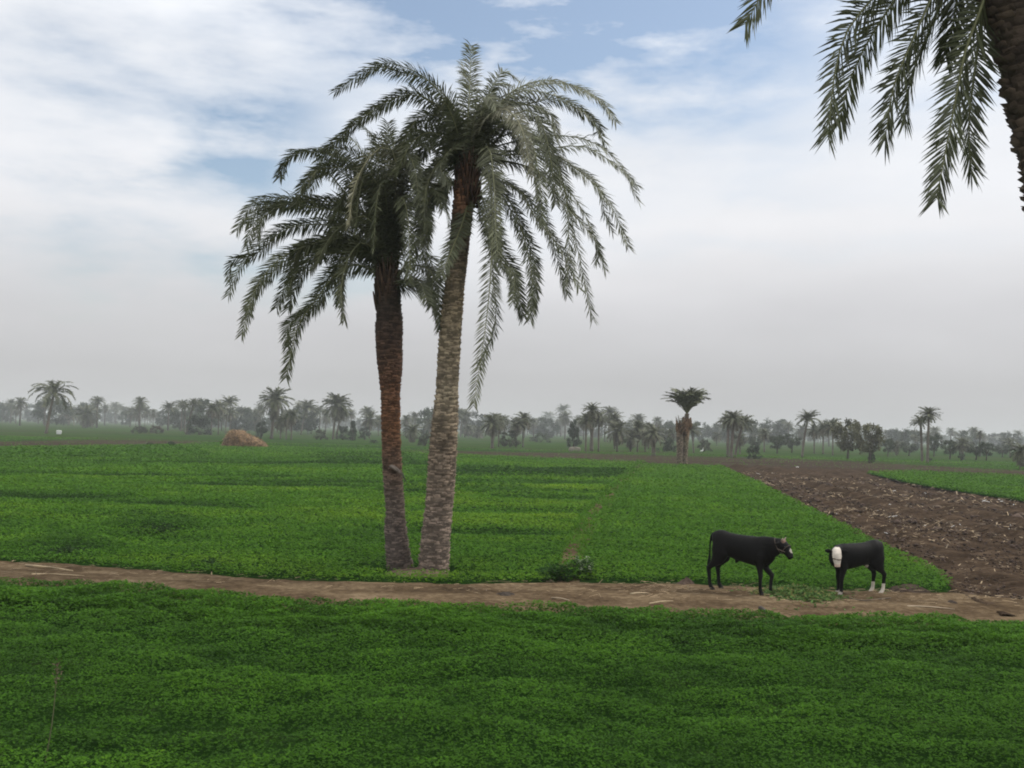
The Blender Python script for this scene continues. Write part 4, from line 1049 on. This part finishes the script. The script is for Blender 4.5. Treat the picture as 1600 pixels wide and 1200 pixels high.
def lump(name, px, py, w, h, label, cat, col, seed, rot=0.0):
    g = gz(px, py); k = g[1]/F; W, H = w*k, h*k
    bm = bmesh.new(); bmesh.ops.create_cube(bm, size=1); bmesh.ops.subdivide_edges(bm, edges=bm.edges[:], cuts=3, use_grid_fill=True)
    rg_ = random.Random(seed)
    for v in bm.verts:
        p = v.co; l = max(p.length, .01); q_ = p.lerp(p*(.72/l), .45)
        v.co = Vector((q_.x*W, q_.y*W*.6, (q_.z+.45)*H))*1.0+Vector((rg_.gauss(0, .02*W), rg_.gauss(0, .02*W), rg_.gauss(0, .02*H)))
    me = bpy.data.meshes.new(name); bm.to_mesh(me); bm.free()
    a = me.attributes.new("col", 'FLOAT_COLOR', 'POINT')
    for d_ in a.data: 
        f_ = rg_.uniform(.85, 1.1); d_.color = (col[0]*f_, col[1]*f_, col[2]*f_, 1)
    me.materials.append(M_PLAIN)
    o = bpy.data.objects.new(name, me); COL.objects.link(o); o.location = (g[0], g[1], -.15); o.rotation_euler = (0, 0, rot)
    tag(o, label, cat)
lump("white_sack", 92, 677, 7, 6, "small white sack-like block in the far left field", "sack", (.62, .62, .60), 1, .3)
lump("straw_bale", 898, 704, 16, 7, "low beige bale in front of the dark pointed evergreen", "bale", (.19, .165, .13), 2, .1)
lump("white_scrap", 1246, 729, 4, 2.2, "tiny white scrap on the ploughed field's far side", "scrap", (.66, .66, .64), 3)
lump("white_scrap", 1214, 746, 5, 2.5, "small pale scrap near the strip's far corner on ploughed soil", "scrap", (.6, .58, .53), 4)
lump("white_scrap", 1590, 830, 11, 4, "pale scrap on the ploughed furrow at the right edge", "scrap", (.55, .53, .50), 5)
lump("white_scrap", 1161, 950, 11, 9, "pale grey lump at the near path edge below the larger bullock", "scrap", (.22, .22, .20), 6)

def egret():
    g = gz(1097, 709); root = thing("white_egret", (g[0], g[1], 0), "tiny white egret-like figure on the green right of the twin trunks", "bird")
    mb = MB(); w = (.75, .75, .72); s = 1.15
    P = np.array([(-.28, 0, .30), (-.18, 0, .36), (0, 0, .42), (.10, 0, .50), (.12, 0, .60), (.10, 0, .70), (.15, 0, .78), (.20, 0, .78)])*s
    tube(mb, catmull(P, 24), np.interp(np.linspace(0, 1, 24), [0, .15, .4, .55, .7, .85, 1], [.02, .08, .11, .07, .035, .035, .03])*s, 8, w); 
    mb.build("body", M_PLAIN, root, origin=(0, 0, 0), smooth=True)
    for sx in (-.04, .04):
        mb = MB(); tube(mb, [(0, sx, -.2), (0, sx, .15), (.01, sx, .40)], [.012, .012, .014], 5, (.06, .055, .04)); mb.build("leg", M_PLAIN, root, origin=(0, 0, 0))
    mb = MB(); tube(mb, [np.array((.20, 0, .78))*s, np.array((.34, 0, .76))*s], [.018, .004], 5, (.5, .38, .1)); mb.build("beak", M_PLAIN, root, origin=(0, 0, 0))
egret()

def weed(name, px, py, wpx, hpx, n, label, col, flowers=0, seed=0, tall=.5):
    g = gz(px, py); k = g[1]/F; W, H = wpx*k, hpx*k
    root = thing(name, (g[0], g[1], 0), label, "weed")
    rg_ = np.random.default_rng(seed); mb = MB(); ml = MB(); mf = MB(); nf = 0
    for i in range(n):
        a = rg_.uniform(0, 6.28); r = W*.5*math.sqrt(rg_.random()); hh = H*rg_.uniform(.45, 1.0)*(1-.4*(r/(W*.5))**2)
        p0 = np.array([r*math.cos(a)*.6, r*math.sin(a)*.6, -.02]); p2 = np.array([r*math.cos(a), r*math.sin(a), hh]); p1 = (p0+p2)/2+rg_.normal(0, .03, 3)
        P = catmull([p0, p1, p2], 9); tube(mb, P, np.linspace(.007, .003, 9), 4, (.07, .09, .035), cap=False)
        m_ = 16; ii = rg_.integers(2, 9, m_)
        L = rg_.uniform(.05, .12, m_)
        diamonds(ml, P[ii], L, L*.42, rg_.uniform(0, 6.28, m_), rg_.uniform(-.3, .9, m_), rg_.uniform(-1, 1, m_), np.array(col)*rg_.uniform(.6, 1.4, (m_, 1)))
        if flowers and i % 3 == 0:
            m_ = 14; d = norm(rg_.normal(0, 1, (m_, 3)))*.035+p2+np.array([0, 0, .02])
            diamonds(mf, d, .035, .02, rg_.uniform(0, 6.28, m_), rg_.uniform(0, 1.2, m_), rg_.uniform(-1, 1, m_), np.array((.26, .30, .20))*rg_.uniform(.8, 1.1, (m_, 1)))
    mb.build("stems", M_CLOVER, root, origin=(0, 0, 0)); tag(ml.build("leaves", M_CLOVER, root, origin=(0, 0, 0)), kind="stuff")
    if flowers: tag(mf.build("flower_heads", M_PLAIN, root, origin=(0, 0, 0)), kind="stuff")
weed("flowering_weed", 908, 905, 48, 36, 40, "pale-flowered weed clump at the near end of the bank", (.045, .09, .028), 1, 171)
weed("leafy_weed", 868, 908, 60, 30, 60, "dense leafy weed clump left of the pale-flowered one", (.035, .085, .02), 0, 173)
weed("leafy_weed", 245, 838, 70, 20, 60, "dark straggling weed patch in the middle of the left field", (.028, .055, .02), 0, 175)
weed("leafy_weed", 105, 872, 70, 20, 50, "dark weed patch near the path at the far left", (.026, .052, .018), 0, 177)
weed("leafy_weed", 330, 890, 60, 16, 44, "coarse weeds on the path verge left of the two big palms", (.032, .07, .02), 0, 179)
def dry_stalk():
    a = gz(66, 1215); b = at(90, 1035, a[1]); root = thing("dry_stalk", (a[0], a[1], 0), "single thin dry stalk standing in the near clover, bottom left", "stalk")
    mb = MB(); tube(mb, catmull([a, (a+b)/2+np.array([.02, 0, 0]), b], 12), np.linspace(.006, .003, 12), 5, (.10, .10, .05)); mb.build("stem", M_STRAW, root)
    mb = MB(); n = 60; P = b+np.stack([RNG.normal(0, .015, n), RNG.normal(0, .015, n), RNG.uniform(-.22, .02, n)], 1)
    diamonds(mb, P, .035, .010, RNG.uniform(0, 6.28, n), RNG.uniform(.3, 1.3, n), RNG.uniform(-1, 1, n), np.array((.13, .10, .06))*RNG.uniform(.7, 1.2, (n, 1))); mb.build("seed_head", M_STRAW, root)
dry_stalk()

# ------------------------------------------------------------------ cattle
def loft(bm, rings, sides=20):
    """rings: (centre, tangent-free axes side, up, rw, rh)"""
    loops = []
    for c, s, u, rw, rh in rings:
        c, s, u = Vector(c), Vector(s), Vector(u)
        loops.append([bm.verts.new(c+s*(rw*math.cos(a))+u*(rh*math.sin(a))) for a in [2*math.pi*k/sides for k in range(sides)]])
    for a, b in zip(loops[:-1], loops[1:]):
        for k in range(sides): bm.faces.new((a[k], a[(k+1) % sides], b[(k+1) % sides], b[k]))
    bm.faces.new(loops[0][::-1]); bm.faces.new(loops[-1])
def chain(bm, pts, sides=16):
    """pts: (x,y,z, r_side, r_fore) along a limb"""
    P = [Vector(p[:3]) for p in pts]; rings = []; ref = None
    for i, p in enumerate(pts):
        T = (P[min(i+1, len(P)-1)]-P[max(i-1, 0)]).normalized()
        s = Vector((0, 1, 0)) if ref is None else ref
        s = (s-T*s.dot(T)).normalized(); ref = s; u = T.cross(s)
        rings.append((P[i], s, u, p[3], p[4]))
    loft(bm, rings, sides)
def cow_body(head, legs, tail, ears, extras=(), thin=1.0):
    bm = bmesh.new()
    tr = [(-.645, .95, .05, .07), (-.61, .92, .12, .15), (-.52, .90, .175, .205), (-.42, .885, .195, .225), (-.28, .845, .19, .225), (-.12, .815, .205, .235), (.06, .79, .215, .252), (.22, .775, .205, .262),
          (.36, .775, .180, .262), (.48, .775, .150, .235), (.58, .765, .115, .185), (.65, .765, .06, .11)]
    loft(bm, [((x, 0, z), (0, 1, 0), (0, 0, 1), w*thin, h) for x, z, w, h in tr], 28)
    for ch in [head]+legs+[tail]+list(extras): chain(bm, ch)
    for e in ears: chain(bm, e, 10)
    me = bpy.data.meshes.new("tmp"); bm.to_mesh(me); bm.free()
    o = bpy.data.objects.new("tmp", me); COL.objects.link(o)
    md = o.modifiers.new("r", 'REMESH'); md.mode = 'VOXEL'; md.voxel_size = .0125; md.use_smooth_shade = True
    sm = o.modifiers.new("s", 'SMOOTH'); sm.factor = .5; sm.iterations = 5
    bpy.context.view_layer.update()
    dg = bpy.context.evaluated_depsgraph_get()
    out = bpy.data.meshes.new_from_object(o.evaluated_get(dg))
    bpy.data.objects.remove(o)
    return out
def colour(me, fun):
    V = np.empty(len(me.vertices)*3, np.float32); me.vertices.foreach_get("co", V); V = V.reshape(-1, 3)
    c = fun(V)
    a = me.attributes.new("col", 'FLOAT_COLOR', 'POINT'); a.data.foreach_set("color", np.concatenate([c, np.ones((len(c), 1))], 1).astype(np.float32).ravel())
    me.polygons.foreach_set("use_smooth", np.ones(len(me.polygons), bool)); me.materials.clear(); me.materials.append(M_HIDE)
def hind(y, dx=0.0, s=1):
    return [(-.42, y*.75, .86, .105, .19), (-.45, y*.95, .70, .10, .185), (-.47+dx*.3, y, .58, .078, .138), (-.55+dx*.6, y, .47, .042, .062), (-.595+dx, y, .405, .040, .056), (-.580+dx, y, .30, .033, .041), (-.565+dx, y, .14, .033, .037), (-.555+dx, y, .095, .036, .041), (-.53+dx, y, .055, .034, .042), (-.50+dx, y, .012, .045, .055), (-.50+dx, y, -.01, .045, .055)]
def fore(y, dx=0.0, kn=0.0):
    return [(.40, y*.8, .86, .07, .13), (.40, y, .70, .08, .13), (.37+dx*.2, y, .57, .062, .095), (.385+dx*.5, y, .45, .045, .06), (.40+dx*.8+kn, y, .345, .042, .05), (.395+dx*.9+kn*.5, y, .27, .034, .038), (.395+dx, y, .12, .032, .035), (.40+dx, y, .085, .035, .039), (.415+dx, y, .05, .034, .042), (.435+dx, y, .012, .046, .054), (.435+dx, y, -.01, .046, .054)]
BLACK = np.array((.0052, .0047, .0044)); WHITE = np.array((.60, .54, .46))
def place_px(root, x0, y0, x1, y1, la, lb):
    """stand the animal so that two of its foot points fall on two ground points"""
    a, b = gz(x0, y0), gz(x1, y1); d = b-a; ang = math.atan2(d[1], d[0]); dl = np.array(lb)-np.array(la)
    s = math.hypot(d[0], d[1])/math.hypot(*dl); ang -= math.atan2(dl[1], dl[0])
    return a, ang, s

def bullock():
    root = thing("bullock", (0, 0, 0), "larger all-black bullock facing right with a pale face patch", "cattle")
    def n_(x, y, z, rw, rh): return (x, y, z, rw, rh)
    head = [n_(.34, 0, .83, .13, .215), n_(.48, 0, .845, .125, .21), n_(.60, -.01, .865, .11, .19), n_(.70, -.03, .89, .097, .155), n_(.78, -.05, .915, .095, .125), n_(.84, -.07, .905, .096, .118), n_(.895, -.09, .865, .088, .105), n_(.945, -.11, .815, .070, .086), n_(.985, -.13, .765, .060, .070), n_(1.01, -.145, .73, .062, .062), n_(1.025, -.15, .71, .046, .046)]
    ears = []
    for sd in (-1, 1):
        b = Vector((.785, -.045+sd*.075, .955)); e = b+Vector((-.05, sd*.13, -.005))
        ears.append([(*b, .022, .020), (*((b+e)/2), .020, .045), (*e, .008, .018)])
    tail = [(-.62, 0, 1.04, .035, .035), (-.675, 0, .98, .026, .026), (-.70, 0, .85, .020, .02), (-.705, 0, .66, .017, .017), (-.71, -.01, .56, .03, .03), (-.72, -.01, .46, .038, .038), (-.715, -.01, .37, .014, .014)]
    ex = [[(-.10, 0, .60, .05, .05), (-.14, 0, .555, .03, .035), (-.16, 0, .525, .012, .014)], [(.50, 0, .70, .05, .09), (.56, 0, .62, .03, .07), (.50, 0, .545, .02, .04)], [(.10, 0, .58, .07, .05), (.30, 0, .545, .08, .05), (.45, 0, .56, .06, .05)]]
    me = cow_body(head, [hind(.105, .02), hind(-.105, -.09), fore(.10, .14, .06), fore(-.10, .0)], tail, ears, ex, .92)
    def cf(V):
        c = np.tile(BLACK, (len(V), 1))*(1+.5*(vnoise(V[:, 0]*9, V[:, 2]*9, 3)-.5))[:, None]
        d = np.sqrt(((V[:, 0]-1.01)/.045)**2+((V[:, 2]-.835)/.05)**2+((V[:, 1]+.125)/.045)**2)
        c[d < 1] = WHITE*.62
        horn = (np.abs(V[:, 1]+.05) < .12) & (np.hypot(V[:, 0]-.86, V[:, 2]-1.0) < .035); c[horn] = (.16, .10, .075)
        hoof = V[:, 2] < .045; c[hoof] = (.02, .017, .014)
        gl = (V[:, 0] > .42) & (V[:, 2] < .37) & (V[:, 2] > .12); c[gl] = c[gl]*2.2+.006
        return c
    colour(me, cf)
    o = bpy.data.objects.new("body", me); COL.objects.link(o); o.parent = root
    for sd in (-1, 1):
        mb = MB(); b = np.array((.825, -.06+sd*.055, .995)); tube(mb, catmull([b, b+(.012, sd*.035, .03), b+(.03, sd*.04, .06)], 8), np.linspace(.026, .010, 8), 8, np.linspace((.16, .10, .08), (.42, .34, .28), 8)); mb.build("horn", M_HIDE, root, origin=(0, 0, 0), smooth=True)
        mb = MB(); c_ = np.array((.905, -.09+sd*.083, .905)); tube(mb, [c_-(0, .012, 0), c_-(0, .006, 0), c_, c_+(0, .006, 0), c_+(0, .012, 0)], [.004, .013, .016, .013, .004], 8, (.006, .005, .005)); mb.build("eye", M_FROND, root, origin=(0, 0, 0), smooth=True)
    mb = MB(); a = np.linspace(0, 2*np.pi, 28)
    c_ = np.array((.905, -.095, .855)); ax = norm(np.array((.68, -.25, -.70))); s_ = norm(np.cross(ax, (0, 0, 1))); u_ = np.cross(s_, ax)
    ring = c_+np.cos(a)[:, None]*s_*.092+np.sin(a)[:, None]*u_*.112; tube(mb, ring, .008, 6, (.075, .058, .042), cap=False)
    c_ = np.array((.735, -.035, .90)); ax = norm(np.array((.8, -.1, .45))); s_ = norm(np.cross(ax, (0, 0, 1))); u_ = np.cross(s_, ax)
    ring = c_+np.cos(a)[:, None]*s_*.104+np.sin(a)[:, None]*u_*.155; tube(mb, ring, .008, 6, (.07, .052, .04), cap=False)
    tube(mb, [(.74, -.145, .86), (.82, -.165, .84), (.905, -.185, .82)], .009, 6, (.13, .10, .075))
    mb.build("halter", M_STRAW, root, origin=(0, 0, 0))
    a_, ang, s = place_px(root, 1123, 926, 1187, 934, (-.50, 0), (.43, -.10))
    return root, a_, ang, s, (-.50, 0)
def calf():
    root = thing("calf", (0, 0, 0), "smaller black calf with white face and white hind feet, head turned", "cattle")
    po, e_ = np.array((.585, .11)), np.array((.53, .85)); w_ = np.array((-.85, .53))
    hp = lambda u: (po[0]+e_[0]*u, po[1]+e_[1]*u)
    head = [(.34, 0, .82, .125, .20), (.43, .01, .845, .118, .185), (.51, .05, .865, .108, .155), (*hp(-.02), .878, .102, .125), (*hp(.05), .86, .10, .112), (*hp(.10), .81, .096, .10), (*hp(.14), .74, .080, .085), (*hp(.17), .66, .064, .07), (*hp(.182), .605, .060, .062), (*hp(.188), .57, .045, .045)]
    ears = []
    for sx in (-1, 1):
        bb = po+w_*sx*.085; b = Vector((bb[0], bb[1], .90)); ee = bb+w_*sx*.15; e = Vector((ee[0], ee[1], .895))
        ears.append([(*b, .022, .022), (*((b+e)/2), .022, .052), (*e, .010, .02)])
    tail = [(-.62, 0, 1.04, .035, .035), (-.67, 0, .97, .024, .024), (-.69, 0, .82, .018, .018), (-.69, 0, .62, .015, .015), (-.69, 0, .52, .024, .024), (-.69, 0, .42, .024, .024), (-.69, 0, .36, .01, .01)]
    ex = [[(-.22, 0, .62, .06, .05), (-.27, 0, .57, .045, .045), (-.28, 0, .545, .02, .02)], [(.50, 0, .70, .05, .09), (.55, 0, .62, .03, .06), (.50, 0, .56, .02, .04)]]
    me = cow_body(head, [hind(.105, -.04), hind(-.105, .05), fore(.09, .04), fore(-.09, -.02)], tail, ears, ex, .95)
    def cf(V):
        c = np.tile(BLACK, (len(V), 1))*(1+.5*(vnoise(V[:, 0]*9, V[:, 2]*9, 13)-.5))[:, None]
        jig = .02*(vnoise(V[:, 0]*14, V[:, 2]*14, 5)-.5)
        uu = (V[:, :2]-po)@e_; ww = (V[:, :2]-po)@w_
        face = (uu+.35*np.clip(V[:, 2]-.70, -.2, .3) > .10+jig) & (np.abs(ww) < .088+jig-.03*np.clip((.78-V[:, 2])/.1, 0, 1)) & (V[:, 2] > .61+jig) & (V[:, 2] < .985)
        c[face] = WHITE
        pink = face & (V[:, 2] < .66); c[pink] = WHITE*np.array((.9, .75, .7))
        band = face & (np.abs(V[:, 2]-.755+.1*ww) < .011); c[band] = (.10, .07, .05)
        sock = (V[:, 2] < .22+jig*2) & (V[:, 0] < -.3); c[sock] = WHITE*.95
        fs = (V[:, 2] < .085+jig) & (V[:, 0] > .2); c[fs] = WHITE*.7
        udder = (V[:, 2] < .60) & (V[:, 2] > .53) & (np.abs(V[:, 0]+.27) < .07) & (np.abs(V[:, 1]) < .06); c[udder] = WHITE*.85
        hoof = V[:, 2] < .03; c[hoof] = (.16, .12, .09)
        return c
    colour(me, cf)
    o = bpy.data.objects.new("body", me); COL.objects.link(o); o.parent = root
    for sx in (-1, 1):
        mb = MB(); bb = po+e_*.11+w_*sx*.088; c_ = np.array((bb[0], bb[1], .80)); w3 = np.array((w_[0], w_[1], 0)); tube(mb, [c_-.012*w3, c_-.006*w3, c_, c_+.006*w3, c_+.012*w3], [.004, .013, .016, .013, .004], 8, (.006, .005, .005)); mb.build("eye", M_FROND, root, origin=(0, 0, 0), smooth=True)
    a_, ang, s = place_px(root, 1368, 932, 1319, 936, (-.50, 0), (.43, .0))
    return root, a_, ang, s, (-.50, 0)
for fn, size, yaw_fix, mirror in ((bullock, 1.0, 0, False), (calf, .90, 0, False)):
    root, a_, ang, s, la = fn()
    yaw = {bullock: R(-31), calf: R(180+19)}[fn]
    c_, s_ = math.cos(yaw), math.sin(yaw)
    root.scale = (size*(.90 if fn is bullock else .97), size, size); root.rotation_euler = (0, 0, yaw)
    root.location = (a_[0]-size*(c_*la[0]*root.scale[0]/size-s_*la[1]), a_[1]-size*(s_*la[0]*root.scale[0]/size+c_*la[1]), .05)
# tether ropes
def rope(pts, label):
    mb = MB(); P = catmull([gz(x, y, z) for x, y, z in pts], 30); tube(mb, P, .009, 5, (.12, .095, .07)); o = mb.build("tether_rope", M_STRAW, origin=tuple(P[0])); tag(o, label, "rope")
rope([(1322, 932, .12), (1335, 936, .09), (1352, 938, .09), (1372, 936, .09), (1392, 934, .09)], "thin tether rope lying on the earth below the calf")

# ------------------------------------------------------------------ render settings
scene.render.engine = 'CYCLES'
scene.view_settings.view_transform = 'Standard'; scene.view_settings.look = 'None'
scene.view_settings.exposure = 0.22; scene.view_settings.gamma = 1.0
cy = scene.cycles
cy.max_bounces = 6; cy.diffuse_bounces = 3; cy.glossy_bounces = 2; cy.transmission_bounces = 3; cy.volume_bounces = 1; cy.transparent_max_bounces = 8
cy.use_denoising = True
cy.filter_width = 1.9
cy.caustics_reflective = False; cy.caustics_refractive = False
